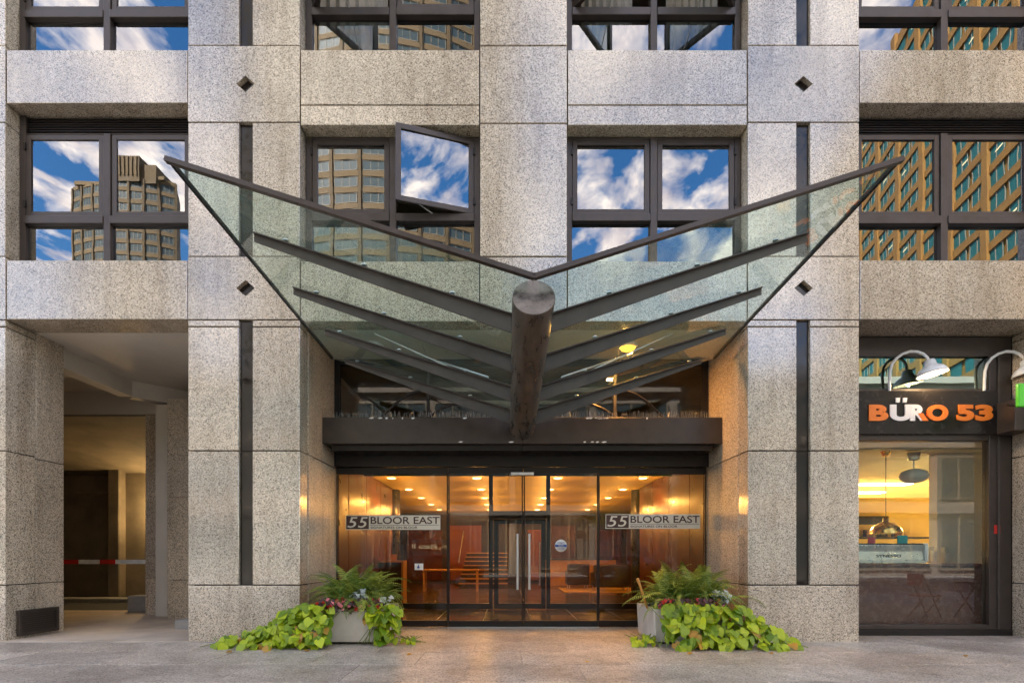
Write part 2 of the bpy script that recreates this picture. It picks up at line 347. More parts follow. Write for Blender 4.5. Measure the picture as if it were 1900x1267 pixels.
# ---- windows
YW = .24
def curtain(mb, x0, x1, y, z0, z1, n=14):
    vs = []; 
    for i in range(n + 1):
        x = x0 + (x1 - x0) * i / n; yy = y + (.05 if i % 2 else 0) + rnd.uniform(-.01, .01); vs += [(x, yy, z0), (x, yy, z1)]
    mb.add(vs, [(2*i, 2*i+2, 2*i+3, 2*i+1) for i in range(n)])
def window(x0, x1, z0, z1, zt, ztop, louvre, open_=(0, 0), drapes=()):
    """x0..z1: stone opening; zt: transom height; ztop: top of the upper lights; open_: sash angles in degrees"""
    z0 += .004; z1 -= .004; x0 += .004; x1 -= .004
    fw = .085; xm = (x0 + x1) / 2; m = MB(); a, b = YW - .03, YW + .06
    m.box(x0, x0 + fw, a, b, z0, z1); m.box(x1 - fw, x1, a, b, z0, z1)
    m.box(x0 + fw, x1 - fw, a, b, z0, z0 + .06); m.box(x0 + fw, x1 - fw, a, b, ztop, z1 - (.26 if louvre else 0))
    m.box(xm - .05, xm + .05, a - .02, b, z0 + .06, ztop); m.box(x0 + fw, xm - .05, a - .035, b, zt - .06, zt + .055); m.box(xm + .05, x1 - fw, a - .035, b, zt - .06, zt + .055)
    wd = m.build('window', MT['bronze'], bld, .006)
    if louvre:
        zz = z1 - .25
        box('louvre_housing', x0 + fw, x1 - fw, YW + .05, YW + .07, z1 - .26, z1, MT['bronze_dark'], wd)
        while zz < z1 - .03:
            MB().hexa([(x0 + fw, YW - .01, zz), (x1 - fw, YW - .01, zz), (x1 - fw, YW + .045, zz + .028), (x0 + fw, YW + .045, zz + .028), (x0 + fw, YW - .01, zz + .006), (x1 - fw, YW - .01, zz + .006), (x1 - fw, YW + .045, zz + .034), (x0 + fw, YW + .045, zz + .034)]).build('louvre_blade', MT['bronze'], wd)
            zz += .036
    for k, (p, q) in enumerate(((x0 + fw, xm - .05), (xm + .05, x1 - fw))):
        # fixed lower light, each pane set a hair out of true as real panes are
        t = [rnd.uniform(-.004, .004) for _ in range(4)]
        def tilted(mb, p, q, za, zb, y):
            vs = [(p, y + t[0], za), (q, y + t[1], za), (q, y + t[2], zb), (p, y + t[0] + t[2] - t[1], zb)]
            mb.add(vs + [(X, Y + .008, Z) for X, Y, Z in vs], [(0,1,2,3),(7,6,5,4)] + [(i,4+i,4+(i+1)%4,(i+1)%4) for i in range(4)]); return mb
        tilted(MB(), p, q, z0 + .06, zt - .06, YW + .02).build('pane', MT['window_glass'], wd)
        # opening sash, hinged on its outer side
        za, zb, sf = zt + .06, ztop - .006, .075; p += .005; q -= .005
        s = MB(); s.box(p, p + sf, YW - .028, YW + .03, za, zb); s.box(q - sf, q, YW - .028, YW + .03, za, zb)
        s.box(p + sf, q - sf, YW - .028, YW + .03, za, za + sf); s.box(p + sf, q - sf, YW - .028, YW + .03, zb - sf, zb)
        so = s.build('sash', MT['bronze'], wd, .005)
        po = tilted(MB(), p + sf, q - sf, za + sf, zb - sf, YW - .004).build('pane', MT['window_glass'], wd)
        hx = p if k == 0 else q
        hg = MB()
        for hz in (za + .18, zb - .18): hg.box(hx - .02 if k == 0 else hx - .01, hx + .01 if k == 0 else hx + .02, YW - .05, YW - .025, hz - .05, hz + .05)
        hg.build('hinge', MT['bronze_dark'], wd)
        if open_[k]:
            A = R(open_[k]) * (-1 if k == 0 else 1); piv = Vector((hx, YW - .02, 0)); M = Matrix.Translation(piv) @ Matrix.Rotation(A, 4, 'Z') @ Matrix.Translation(-piv)
            for o in (so, po): o.data.transform(M); o.data.update()
            MB().tube([(hx + (.55 if k == 0 else -.55), YW, za - .02), M @ Vector((hx + (.8 if k == 0 else -.8), YW, za + .01))], .008, 6).build('stay_arm', MT['silver'], wd)
    # the room behind
    r = MB(); Y = 3.2; X0, X1, Z0, Z1 = x0 - .12, x1 + .12, z0 - .35, z1 + .12
    r.add([(X0,.31,Z0),(X1,.31,Z0),(X1,Y,Z0),(X0,Y,Z0),(X0,.31,Z1),(X1,.31,Z1),(X1,Y,Z1),(X0,Y,Z1)], [(0,1,2,3),(7,6,5,4),(3,2,6,7),(0,3,7,4),(1,5,6,2)])
    r.build('room_lining', MT['room_wall'], wd)
    for (p, q) in drapes:
        c = MB(); curtain(c, x0 + (x1 - x0) * p, x0 + (x1 - x0) * q, .45, z0, z1); c.build('curtain', MT['curtain_cloth'], wd)
ST = 391 / 130
for k in (0, 1, 2):
    dz = ST * k
    if k < 2 or True:
        hi = min(dz, 99)
        window(fx(11), fx(348), fz(482) + dz, fz(192) + dz, 6.135 + dz, 7.40 + dz, True, (0, 0), ((0, .2),) if k else ((.8, 1),))
        window(fx(1595), fx(1950), fz(482) + dz, fz(193) + dz, 6.135 + dz, 7.40 + dz, True, (0, 0), ())
        window(fx(557), fx(890), fz(484) + dz, fz(233) + dz, 6.17 + dz, 7.325 + dz, False, ((0, 17), (52, 0), (0, 0))[k], ((.05, .45),) if k else ())
        window(fx(1053), fx(1387), fz(484) + dz, fz(233) + dz, 6.17 + dz, 7.325 + dz, False, ((0, 0), (50, 50), (0, 0))[k], ((.1, .4), (.6, .9)) if k else ())
# dead load above and behind: the rest of the block
up = MB(); up.box(fx(-196), fx(2160), 0.0, 20, fz(-562), 24); up.build('upper_wall', G, bld)
hull = MB(); hull.box(fx(2160), 18, 0.02, .4, 0, 24); hull.box(-17, fx(-196), 0.02, .4, 0, 24); hull.box(17.6, 18, .4, 20, 0, 24); hull.box(-17, -16.6, .4, 20, 0, 24); hull.box(-16.6, 17.6, 19.6, 20, 0, 13.3)
hull.build('outer_wall', G, bld)
box('floor_slab', fx(-196) , fx(2160), .32, 19, 4.95, 5.06, MT['garage_concrete'], bld)

# ---- entrance recess: side slabs and soffit
XE0, XE1, YD = fx(557), fx(1388), DIST * .196
def slab(x0, x1, y0, y1, z0, z1, m=None, name='granite_panel'): return box(name, x0, x1, y0, y1, z0, z1, m or MT['granite_matt'], bld, .005)
for v0, v1 in ((570, 836), (836, 1085), (1085, 1192)):
    slab(XE0 - .25, XE0 + .004, .312, YD + .2, fz(v1) + .006, fz(v0) - .006); slab(XE1 - .004, XE1 + .25, .312, YD + .2, fz(v1) + .006, fz(v0) - .006)
    box('joint_backing', XE0 - .23, XE0 - .02, .29, YD + .15, fz(v1) - .02, fz(v0), MT['joint'], bld); box('joint_backing', XE1 + .02, XE1 + .23, .29, YD + .15, fz(v1) - .02, fz(v0), MT['joint'], bld)
for i in range(4):
    xa = XE0 + (XE1 - XE0) * i / 4; xb = XE0 + (XE1 - XE0) * (i + 1) / 4
    slab(xa + .01, xb - .006, .31, YD + .2, fz(597) + .012, fz(597) + .1, MT['white_plaster'], 'soffit_panel')

# ---- driveway to the garage on the left
XG = fx(11)
for v0, v1 in ((585, 840), (840, 1085), (1085, 1192)):
    slab(XG - .3, XG + .003, .49, 1.0, fz(v1) + .006, fz(v0) - .006)
    box('joint_backing', XG - .28, XG - .02, .46, .97, fz(v1) - .01, fz(v0), MT['joint'], bld)
box('garage_ceiling', -14, XE0 - .3, .47, 5.2, fz(593) + .01, fz(593) + .12, MT['white_plaster'], bld)
# downstand beam that follows the bend of the ramp
cb = MB(); P = [Vector(p) for p in ((-7.25, 1.0, 0), (-7.25, 2.72, 0), (-6.6, 3.40, 0), (-4.6, 4.4, 0))]; za = fz(593) + .02; zb = za - .32
for i in range(3):
    a, b = P[i], P[i + 1]; t_ = Vector((-(b - a).y, (b - a).x, 0)).normalized() * .25
    cb.hexa([(a.x, a.y, zb), (b.x, b.y, zb), (b.x + t_.x, b.y + t_.y, zb), (a.x + t_.x, a.y + t_.y, zb), (a.x, a.y, za), (b.x, b.y, za), (b.x + t_.x, b.y + t_.y, za), (a.x + t_.x, a.y + t_.y, za)])
cb.build('downstand_beam', MT['white_plaster'], bld)
box('garage_fascia', -14, -6.9, 3.43, 3.6, 4.14, fz(593) + .05, MT['white_plaster'], bld)
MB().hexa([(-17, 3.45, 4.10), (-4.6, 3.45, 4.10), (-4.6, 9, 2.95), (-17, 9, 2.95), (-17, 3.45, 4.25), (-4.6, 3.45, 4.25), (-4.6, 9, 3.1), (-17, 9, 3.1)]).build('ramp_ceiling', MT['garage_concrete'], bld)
for z0, z1 in ((0, .75), (.76, 2.35), (2.36, 4.13)):
    slab(-7.47, -7.06, 3.42, 3.8, z0, z1); 
    slab(-6.62, -4.55, 2.78, 3.3, z0, z1 + (.14 if z1 > 3 else 0))
box('pier_return', -7.05, -6.63, 3.10, 3.44, 0, 4.25, MT['white_plaster'], bld)
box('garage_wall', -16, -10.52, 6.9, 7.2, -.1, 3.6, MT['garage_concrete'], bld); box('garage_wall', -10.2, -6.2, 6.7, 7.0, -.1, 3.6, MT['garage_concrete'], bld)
box('floor_patch', -16, -6.6, 4.3, 6.4, .013, .017, MT['asphalt'], bld)
MB().tube([(-11.6, 6.8, 2.9), (-10.55, 6.8, 2.9)], .04, 8).build('pipe', MT['garage_concrete'], bld)
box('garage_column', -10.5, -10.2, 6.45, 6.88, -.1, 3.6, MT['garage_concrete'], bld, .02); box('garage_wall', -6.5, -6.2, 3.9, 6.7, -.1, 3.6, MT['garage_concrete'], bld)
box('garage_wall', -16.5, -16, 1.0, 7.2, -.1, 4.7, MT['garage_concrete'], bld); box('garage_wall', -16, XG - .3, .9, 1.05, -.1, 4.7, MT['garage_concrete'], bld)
box('kerb_block', -16, -7.6, 6.05, 6.44, -.05, .14, MT['kerb_stone'], bld, .02); box('kerb_block', -8.2, -7.4, 3.9, 4.3, 0, .36, MT['kerb_stone'], bld, .03)
box('step_block', -5.5, -4.6, 1.2, 2.75, 0, .16, MT['kerb_stone'], bld, .01)
box('step_block', -5.12, -4.6, 1.75, 2.75, .16, .62, MT['white_plaster'], bld, .01)
box('garage_wall', -4.56, -4.3, .32, 3.3, 0, 4.6, MT['white_plaster'], bld)
# driveway paving and garage floor
tag(box('driveway', -16.5, fx(348) + .2, -.02, 9, -.14, .012, MT['garage_floor']), kind='structure')
# vent on the side wall
vt = thing('wall_vent', 'dark metal vent grille low on granite wall beside garage driveway', 'vent', (XG, .5, .05))
m = MB(); v0, v1, w0, w1 = .05, .42, .16, .86; t = .05
m.box(XG + .004, XG + .05, w0, w0 + t, v0, v1); m.box(XG + .004, XG + .05, w1 - t, w1, v0, v1); m.box(XG + .004, XG + .05, w0 + t, w1 - t, v0, v0 + t); m.box(XG + .004, XG + .05, w0 + t, w1 - t, v1 - t, v1)
m.build('vent_frame', MT['bronze'], vt, .004); box('vent_mesh', XG + .006, XG + .02, w0 + t, w1 - t, v0 + t, v1 - t, MT['bronze'], vt)
for i in range(9): box('vent_slat', XG + .02, XG + .032, w0 + t, w1 - t, v0 + t + .012 + i * .031, v0 + t + .026 + i * .031, MT['bronze'], vt)
# barrier arm
ba = thing('barrier_gate', 'red and white striped barrier arm across the garage driveway', 'barrier', (-7.35, 3.9, 0))
bz, by = 1.095, 3.75
box('post', -7.3, -7.08, by - .02 + .1, by + .3, .01, 1.15, MT['white_enamel'], ba, .02)
xa = -7.25
for i, wd in enumerate((1.06, .33, .45, .33, .45, .33, .45)):
    box('arm_stripe', xa - wd + .001, xa, by - .03, by + .01, bz - .045, bz + .045, MT['red_paint'] if i % 2 else MT['white_enamel'], ba); xa -= wd
# garage lamp on the wall behind the pier
gl = thing('garage_lamp', 'small lit wall lamp inside the garage ramp behind the granite pier', 'lamp', (-9.05, 6.6, 2.5))
MB().lathe((-9.05, 6.62, 2.5), [(.0, -.1), (.09, -.08), (.12, 0), (.09, .08), (0, .1)], 12).build('globe', MT['lamp_warm'], gl)
box('bracket', -9.1, -9.0, 6.6, 6.72, 2.58, 2.65, MT['bronze_dark'], gl)
def lamp(name, loc, power, color, size=.02, parent=None, area=None):
    """the light a lamp gives; area: a flat luminous disc or panel facing down"""
    l = bpy.data.lights.new(name, 'AREA' if area else 'POINT'); l.energy = power; l.color = color
    if area: l.shape = 'DISK' if area[0] == area[1] else 'RECTANGLE'; l.size, l.size_y = area
    else: l.shadow_soft_size = size
    o = bpy.data.objects.new(name, l); o.location = loc; return link(o, parent)
lamp('lamp_light', (-9.05, 6.38, 2.5), 15, (1, .68, .3), .02, gl)

# ============================================================ ground
gnd = tag(box('ground', -300, 300, -300, 120, -1.2, -.35, MT['asphalt']), kind='structure')
road = tag(box('road', -120, 120, -19, -9.16, -.34, -.12, MT['asphalt']), kind='structure')
sw = tag(box('sidewalk', -60, 60, -9.0, YD + 3.2, -.33, -.007, MT['kerb_stone']), kind='structure')
tag(box('kerb', -60, 60, -9.15, -9.005, -.33, .004, MT['kerb_stone']), kind='structure')
tag(box('far_sidewalk', -120, 120, -24, -19.005, -.34, 0, MT['kerb_stone']), kind='structure')
ln = MB()
for i in range(-20, 20): ln.box(i * 5, i * 5 + 2.4, -14.1, -13.98, -.125, -.115)
tag(ln.build('lane_marking', MT['white_enamel']), kind='structure')
xs = [-10.2 + 1.22 * i for i in range(18)]; ys = [YD + .1, .62, -.1, -.83, -1.62, -2.42, -3.25, -4.1, -4.95, -6.2, -7.6, -8.99]
for j in range(len(ys) - 1):
    for i in range(len(xs) - 1):
        off = .61 if j % 2 else 0; xa, xb = xs[i] + off, xs[i + 1] + off
        if ys[j + 1] > -.2 and (xb < XE0 - .2 or xa > XE1 + 5): continue
        if j > 7 and abs(xa) > 6.5: continue
        xa2 = max(xa, XE0 - .2) if ys[j + 1] > -.2 else xa
        zt = rnd.uniform(-.0015, .0015)
        MB().box(xa2 + .0025, xb - .0025, ys[j + 1] + .0025, ys[j] - .0025, -.06, zt).build('paver', MT['granite_ground'], sw, .003)

# ============================================================ entrance canopy
CX = .2346
cn = thing('entrance_canopy', 'butterfly glass canopy on a slanted round steel mast above the entrance', 'canopy', (CX, .9, 3.3))
y_of = lambda d: DIST * (d - 1)
A0 = Vector((CX, y_of(.63), EYE + (1030 - 553) * .63 / 130)); A1 = Vector((CX, y_of(1.117), EYE + (1030 - 793) * 1.117 / 130))
ax = (A1 - A0).normalized(); RM = .195
# mast with a slanted end cut
mb = MB(); n = 40; vs = []; cut = Vector((0, -math.cos(R(21)), math.sin(R(21))))
for k in range(n):
    a = 2 * math.pi * k / n; o = Vector((math.cos(a) * RM, 0, math.sin(a) * RM)); q = Vector((0, 1, 0)).rotation_difference(ax); o = q @ o
    t = -(o.dot(cut)) / ax.dot(cut); vs.append(A0 + o + ax * t)
for k in range(n):
    a = 2 * math.pi * k / n; o = Vector((math.cos(a) * RM, 0, math.sin(a) * RM)); o = Vector((0, 1, 0)).rotation_difference(ax) @ o; vs.append(A1 + o + ax * .02)
mb.add(vs, [(k, (k + 1) % n, n + (k + 1) % n, n + k) for k in range(n)], 0, True); mb.add(vs[n:], [tuple(range(n))])
mast_o = mb.build('mast', MT['mast_metal'], cn)
mb = MB(); mb.add(vs[:n], [tuple(reversed(range(n)))]); e = [v + cut * .004 for v in vs[:n]]; mb.add([A0 + (v - A0) * .985 + cut * .012 for v in vs[:n]], [tuple(reversed(range(n)))])
mb.add([A0 + (v - A0) * .985 + cut * .012 for v in vs[:n]] + vs[:n], [(k, n + k, n + (k + 1) % n, (k + 1) % n) for k in range(n)])
mb.build('end_cap', MT['mast_metal'], mast_o)
# glass planes: height of the left plane as a function of plan position
def gz(dx, y):                       # dx: distance from the centre line
    t = (y - y_of(.62)) / (y_of(1.07) - y_of(.62)); zc = 3.70 - .345 * t; sl = .318 - .016 * t
    return zc + sl * dx
def gedge(y):
    t = (y - y_of(.62)) / (y_of(1.07) - y_of(.62)); return 3.235 + (2.915 - 3.235) * t
for s in (-1, 1):
    YF, YR = y_of(.62), y_of(1.07); m = MB(); c = .05; th = .022
    ring = [(c, YF), (gedge(YF), YF), (gedge(YR), YR), (c, YR)]
    bot = [Vector((CX + s * dx, y, gz(dx, y))) for dx, y in ring]; top = [p + Vector((0, 0, th)) for p in bot]
    if s > 0: bot.reverse(); top.reverse()
    m.add(bot + top, [(0,1,2,3),(7,6,5,4)] + [(i, 4 + i, 4 + (i + 1) % 4, (i + 1) % 4) for i in range(4)]); m.build('glass_panel', MT['canopy_glass'], cn)
    # front angle bar and slim outer edge bar
    def bar(p, q, w, h, name, mat, dy=0.0):
        p, q = Vector(p), Vector(q); d = (q - p).normalized(); side = d.cross(Vector((0, 0, 1))).normalized(); upv = side.cross(d)
        return MB().hexa([p - side*w, q - side*w, q + side*w, p + side*w, p - side*w + upv*h, q - side*w + upv*h, q + side*w + upv*h, p + side*w + upv*h]).build(name, mat, cn)
    f0 = Vector((CX + s * .004, YF, gz(0, YF) - .03)); f1 = Vector((CX + s * (gedge(YF) + .03), YF, gz(gedge(YF) + .03, YF) - .03))
    bar(f0, f1, .028, .042, 'front_bar', MT['bronze'])
    g0 = Vector((CX + s * gedge(YF), YF + .05, gz(gedge(YF), YF + .05) - .014)); g1 = Vector((CX + s * gedge(YR), YR, gz(gedge(YR), YR) - .014))
    bar(g0, g1, .012, .045, 'edge_bar', MT['bronze_dark'])
    # tapered T-section ribs under the glass
    for d, ext, dep0, dep1 in ((.715, 2.82, .19, .085), (.83, 2.77, .20, .08), (.945, 2.70, .205, .075), (1.055, 2.68, .215, .06)):
        y = y_of(d); r = MB(); w = .045
        za = lambda dx: gz(dx, y) - .004
        r.hexa([(CX + s*.15, y - .008, za(.15) - dep0), (CX + s*ext, y - .008, za(ext) - dep1), (CX + s*ext, y + .008, za(ext) - dep1), (CX + s*.15, y + .008, za(.15) - dep0),
                (CX + s*.15, y - .008, za(.15) - .012), (CX + s*ext, y - .008, za(ext) - .012), (CX + s*ext, y + .008, za(ext) - .012), (CX + s*.15, y + .008, za(.15) - .012)])
        r.hexa([(CX + s*.15, y - w, za(.15) - .012), (CX + s*ext, y - w, za(ext) - .012), (CX + s*ext, y + w, za(ext) - .012), (CX + s*.15, y + w, za(.15) - .012),
                (CX + s*.15, y - w, za(.15)), (CX + s*ext, y - w, za(ext)), (CX + s*ext, y + w, za(ext)), (CX + s*.15, y + w, za(.15))])
        r.build('rib', MT['rib_metal'], cn)
        for bx_ in (.8, 1.7, 2.5):
            MB().lathe((CX + s*bx_, y, gz(bx_, y) + th), [(0, .012), (.03, .012), (.03, 0)], 10).build('clamp_disc', MT['silver'], cn)
    # tie rods over the glass
    MB().tube([(CX + s*.12, .15, gz(.12, .15) + .1), (CX + s*2.2, .26, 4.85 - .35)], .011, 6).build('tie_rod', MT['silver'], cn)
    MB().tube([(CX + s*.5, -.35, gz(.5, -.35) + .06), (CX + s*1.75, .9, 4.45)], .014, 6).build('tie_rod', MT['silver'], cn)

# ---- header beam that carries the mast
hb = thing('header_beam', 'long dark bronze beam with bird spikes over the glass doors', 'beam', (CX, .9, 3.0))
yb = y_of(1.117); zb0, zb1 = EYE + (1030 - 823) * 1.117 / 130, EYE + (1030 - 774) * 1.117 / 130
for s in (-1, 1):
    xa, xb = CX + s * .003, (XE0 + .005 if s < 0 else XE1 - .005)
    box('beam_casing', xa, xb, yb, YD + .05, zb0, zb1, MT['bronze'], hb, .008)
    box('drip_lip', xa, xb - .12 * s, yb + .1, YD - .02, zb0 - .09, zb0 - .002, MT['bronze_dark'], hb)
sp = MB()
for i in range(330):
    x = XE0 + .04 + (XE1 - XE0 - .08) * i / 329 + rnd.uniform(-.006, .006)
    if abs(x - CX) < .2: continue
    p = Vector((x, yb + .04 + rnd.uniform(-.01, .02), zb1)); q = p + Vector((rnd.uniform(-.03, .03), rnd.uniform(-.05, .04), .10 + rnd.uniform(-.02, .02)))
    sp.tube([p, q], [.0022, .0012], 3, cap=False)
tag(sp.build('bird_spikes', MT['silver'], hb), kind='stuff')
# droppings on the beam edge
dp = MB()
for i in range(26):
    x = rnd.choice([rnd.uniform(-2.4, -1.5), rnd.uniform(1.2, 1.6), rnd.uniform(-2.4, 2.4)]); z = zb1 - .01 if i < 20 else zb0 + .03; l = rnd.uniform(.01, .05)
    dp.add([(x - l, yb - .003, z - .004), (x - l*.3, yb - .003, z - rnd.uniform(.01, .03)), (x + l*.6, yb - .003, z - .012), (x + l, yb - .003, z + .004), (x, yb - .003, z + .01)], [(0,1,2,3,4)])
tag(dp.build('bird_droppings', MT['white_enamel'], hb), kind='stuff')
# curved struts rising from the beam to the canopy
for s in (-1, 1):
    for xa, xb, za_, zb_ in ((2.30, 1.62, 0, .42), (1.55, 1.02, 0, .22)):
        pts = [Vector((CX + s * (xa + (xb - xa) * t), yb + .12 - .1 * t, zb1 + zb_ * math.sin(t * math.pi / 2))) for t in [i / 8 for i in range(9)]]
        MB().tube(pts, .022, 6).build('curved_strut', MT['bronze_dark'], hb)

# ---- soffit lamps
for x, lit in ((-2.12, 0), (-.75, 0), (1.9, 1)):
    so = thing('soffit_lamp', 'glowing orange round lamp under the soffit behind canopy glass' if lit else ('unlit white round lamp under soffit at its left end' if x < -2 else 'unlit white round lamp under soffit just left of mast'), 'lamp', (x, .85, 4.55), 'round lamps under the entrance soffit')
    c = (x, .85, 4.572)
    MB().lathe(c, [(.15, 0), (.16, -.04), (.13, -.06), (.12, -.05)], 20).build('rim', MT['white_enamel'], so)
    MB().lathe(c, [(.12, -.05), (.10, -.085), (.05, -.105), (0, -.11)], 20).build('lens', MT['lamp_orange'] if lit else MT['white_enamel'], so)
    if lit: lamp('lamp_light', (x, .85, 4.455), 14, (1, .45, .1), .02, so, (.2, .2))

# ============================================================ glazed entrance
en = thing('glass_entrance', 'glazed entrance with four tall frameless glass leaves and dark bronze transom', 'entrance', (CX, YD, 0))
dS = 130 / 1.196
def dx(u): return (u - 942) / dS
def dzv(v): return EYE + (1030 - v) / dS
X0, X1 = XE0 + .012, XE1 - .012
box('door_header', X0, X1, YD - .04, YD + .25, dzv(866), dzv(836) + .12, MT['bronze_dark'], en, .004)
# clerestory over the beam
ct = MB(); zt0, zt1 = zb1 + .02, fz(597) + .008
ct.box(X0, X0 + .09, YD - .02, YD + .06, zt0, zt1); ct.box(X1 - .09, X1, YD - .02, YD + .06, zt0, zt1); ct.box(X0 + .09, X1 - .09, YD - .02, YD + .06, zt1 - .1, zt1)
for i in range(1, 4):
    x = X0 + (X1 - X0) * i / 4; ct.box(x - .025, x + .025, YD - .02, YD + .06, zt0, zt1 - .1)
ct.build('clerestory_frame', MT['bronze_dark'], en)
for i in range(4):
    xa, xb = X0 + (X1 - X0) * i / 4, X0 + (X1 - X0) * (i + 1) / 4; box('clerestory_pane', xa + .03 + (.07 if i == 0 else 0), xb - .03 - (.07 if i == 3 else 0), YD + .01, YD + .02, zt0, zt1 - .1, MT['shop_glass'], en)
leaves = []
for k, (ua, ub) in enumerate(((622, 831), (831, 971), (971, 1111), (1111, 1317))):
    xa = X0 if k == 0 else dx(ua) + .006; xb = X1 if k == 3 else dx(ub) - .006; slide = k in (1, 2); yy = YD + (.03 if slide else .09)
    nm = 'sliding_door' if slide else 'side_light'; m = MB()
    m.box(xa, xb, yy - .022, yy + .022, .015, .115); m.box(xa, xb, yy - .022, yy + .022, dzv(878), dzv(866) - .003)
    m.box(xa, xa + .022, yy - .016, yy + .016, .115, dzv(878)); m.box(xb - .022, xb, yy - .016, yy + .016, .115, dzv(878))
    lf = m.build(nm, MT['bronze_dark'], en, .003); leaves.append(lf)
    box('glass', xa + .022, xb - .022, yy - .006, yy + .006, .115, dzv(878), MT['door_glass'], lf)
    if slide:
        hx = xb - .095 if k == 1 else xa + .095; hd = MB(); za_, zb_ = dzv(1093), dzv(990)
        hd.tube([(hx, yy - .085, za_), (hx, yy - .085, zb_)], .021, 12); hd.tube([(hx, yy - .085, za_ + .12), (hx, yy, za_ + .12)], .012, 8); hd.tube([(hx, yy - .085, zb_ - .12), (hx, yy, zb_ - .12)], .012, 8)
        hd.build('pull_handle', MT['silver'], lf)
box('threshold', dx(831), dx(1111), YD - .08, YD + .0, .002, .016, MT['silver'], en)
# sensor bar
box('sensor_bar', dx(948), dx(990), YD - .07, YD - .045, dzv(882), dzv(877), MT['white_enamel'], en)
plain('sign_cream', (.78, .72, .60), .5, var=.04); plain('sign_brown', (.07, .03, .022), .5)
for ua, va, k in ((639, 955, 0), (1125, 953, 3)):
    sg = thing('address_sign', 'cream address sign on the %s glass side light of the entrance' % ('left' if k == 0 else 'right'), 'sign', (dx(ua), YD, dzv(va + 27)), 'address signs on the entrance glass')
    q = YD + .078; xa, xb, za_, zb_ = dx(ua), dx(ua + 177), dzv(va + 27), dzv(va)
    box('sign_plate', xa, xb, q - .004, q + .004, za_, zb_, MT['sign_cream'], sg)
    xm = xa + (xb - xa) * .245; box('number_box', xa + .012, xm, q - .007, q - .0045, za_ + .012, zb_ - .012, MT['sign_brown'], sg)
    xh = (xa + xm) / 2
    text_mesh('5', xa + .03, xh + .004, q - .0075, za_ + .035, zb_ - .03, MT['sign_cream'], 'digit', sg, .006, .003, .22); text_mesh('5', xh + .012, xm - .02, q - .0075, za_ + .035, zb_ - .03, MT['sign_cream'], 'digit', sg, .006, .003, .22)
    H = zb_ - za_; text_mesh('BLOOR EAST', xm + .03, xb - .012, q - .0045, za_ + H * .40, zb_ - H * .10, MT['sign_brown'], 'lettering', sg, .012, .003)
    box('rule', xm + .025, xb - .02, q - .006, q - .0045, za_ + H * .31, za_ + H * .335, MT['sign_brown'], sg)
    text_mesh('SIGNATURES ON BLOOR', xm + .03, xm + (xb - xm) * .68, q - .0045, za_ + H * .08, za_ + H * .235, MT['sign_brown'], 'lettering', sg, .01, .003)
# round caution sticker and access sticker
st = thing('door_sticker', 'round white and blue sticker on right sliding glass door', 'sticker', (dx(1041), YD, dzv(1021)))
c = (dx(1041), YD + .022, dzv(1012)); plain('sticker_blue', (.04, .09, .3), .5)
MB().lathe(c, [(0, .003), (.105, .003), (.105, 0)], 24, axis=(0, -1, 0)).build('disc', MT['white_enamel'], st)
box('band', c[0] - .1, c[0] + .1, c[1] - .0055, c[1] - .0035, c[2] - .022, c[2] + .022, MT['sticker_blue'], st)
text_mesh('AUTOMATIC', c[0] - .065, c[0] + .065, c[1] - .0035, c[2] + .035, c[2] + .062, MT['sticker_blue'], 'lettering', st, .01, .002)
text_mesh('CAUTION', c[0] - .06, c[0] + .06, c[1] - .0035, c[2] - .062, c[2] - .035, MT['sticker_blue'], 'lettering', st, .01, .002)
text_mesh('DOOR', c[0] - .045, c[0] + .045, c[1] - .0058, c[2] - .011, c[2] + .011, MT['white_enamel'], 'lettering', st, .01, .001)
sq = thing('access_sticker', 'square pale wheelchair access sticker on left glass side light', 'sticker', (dx(776), YD, dzv(1058)))
box('plate', dx(768), dx(784), YD + .075, YD + .08, dzv(1057), dzv(1045), MT['white_enamel'], sq)
MB().lathe((dx(775), YD + .0745, dzv(1052)), [(0, .001), (.022, .001), (.022, 0)], 12, axis=(0, -1, 0)).build('wheel_mark', MT['sticker_blue'], sq)
MB().box(dx(774.5), dx(776), YD + .071, YD + .074, dzv(1051), dzv(1047)).build('figure_mark', MT['sticker_blue'], sq)

# ============================================================ lobby behind the glass
lb = thing('lobby', 'warm lit lobby with red marble walls and dark tiled floor behind glass', 'lobby', (CX, 4, 0))
plain('marble_red', (.12, .026, .012), .34, var=.35, scale=2.2); plain('red_accent', (.30, .075, .02), .5); plain('tile_dark', (.085, .055, .04), .16, var=.2, scale=3); plain('grout', (.30, .2, .1), .6)  # includes a brighter red accent colour for two of the back panels
plain('lobby_ceiling', (.66, .48, .17), .55, var=.12, scale=.8); plain('column_dark', (.03, .026, .022), .3); plain('wood_orange', (.55, .27, .06), .4); plain('sofa_brown', (.05, .03, .022), .5); plain('rug_gold', (.62, .37, .09), .9, bmp=.4)
ZC = 3.15; LX0, LX1, LY = CX - 5.2, CX + 5.2, 17.0
box('ceiling', LX0, LX1, YD + .3, LY, ZC, ZC + .1, MT['lobby_ceiling'], lb)
box('floor_bed', LX0, LX1, YD + .09, LY, -.08, -.012, MT['grout'], lb)
ti = MB(); nt_ = 0
yy = YD + .12
while yy < LY:
    xx = LX0
    while xx < LX1:
        if yy < 6: MB().box(xx + .006, xx + .894, yy + .006, yy + .894, -.03, 0.0).build('floor_tile', MT['tile_dark'], lb)
        else: ti.box(xx + .006, xx + .894, yy + .006, yy + .894, -.03, 0.0)
        xx += .9
    yy += .9
tag(ti.build('far_floor_tiles', MT['tile_dark'], lb), kind='stuff')
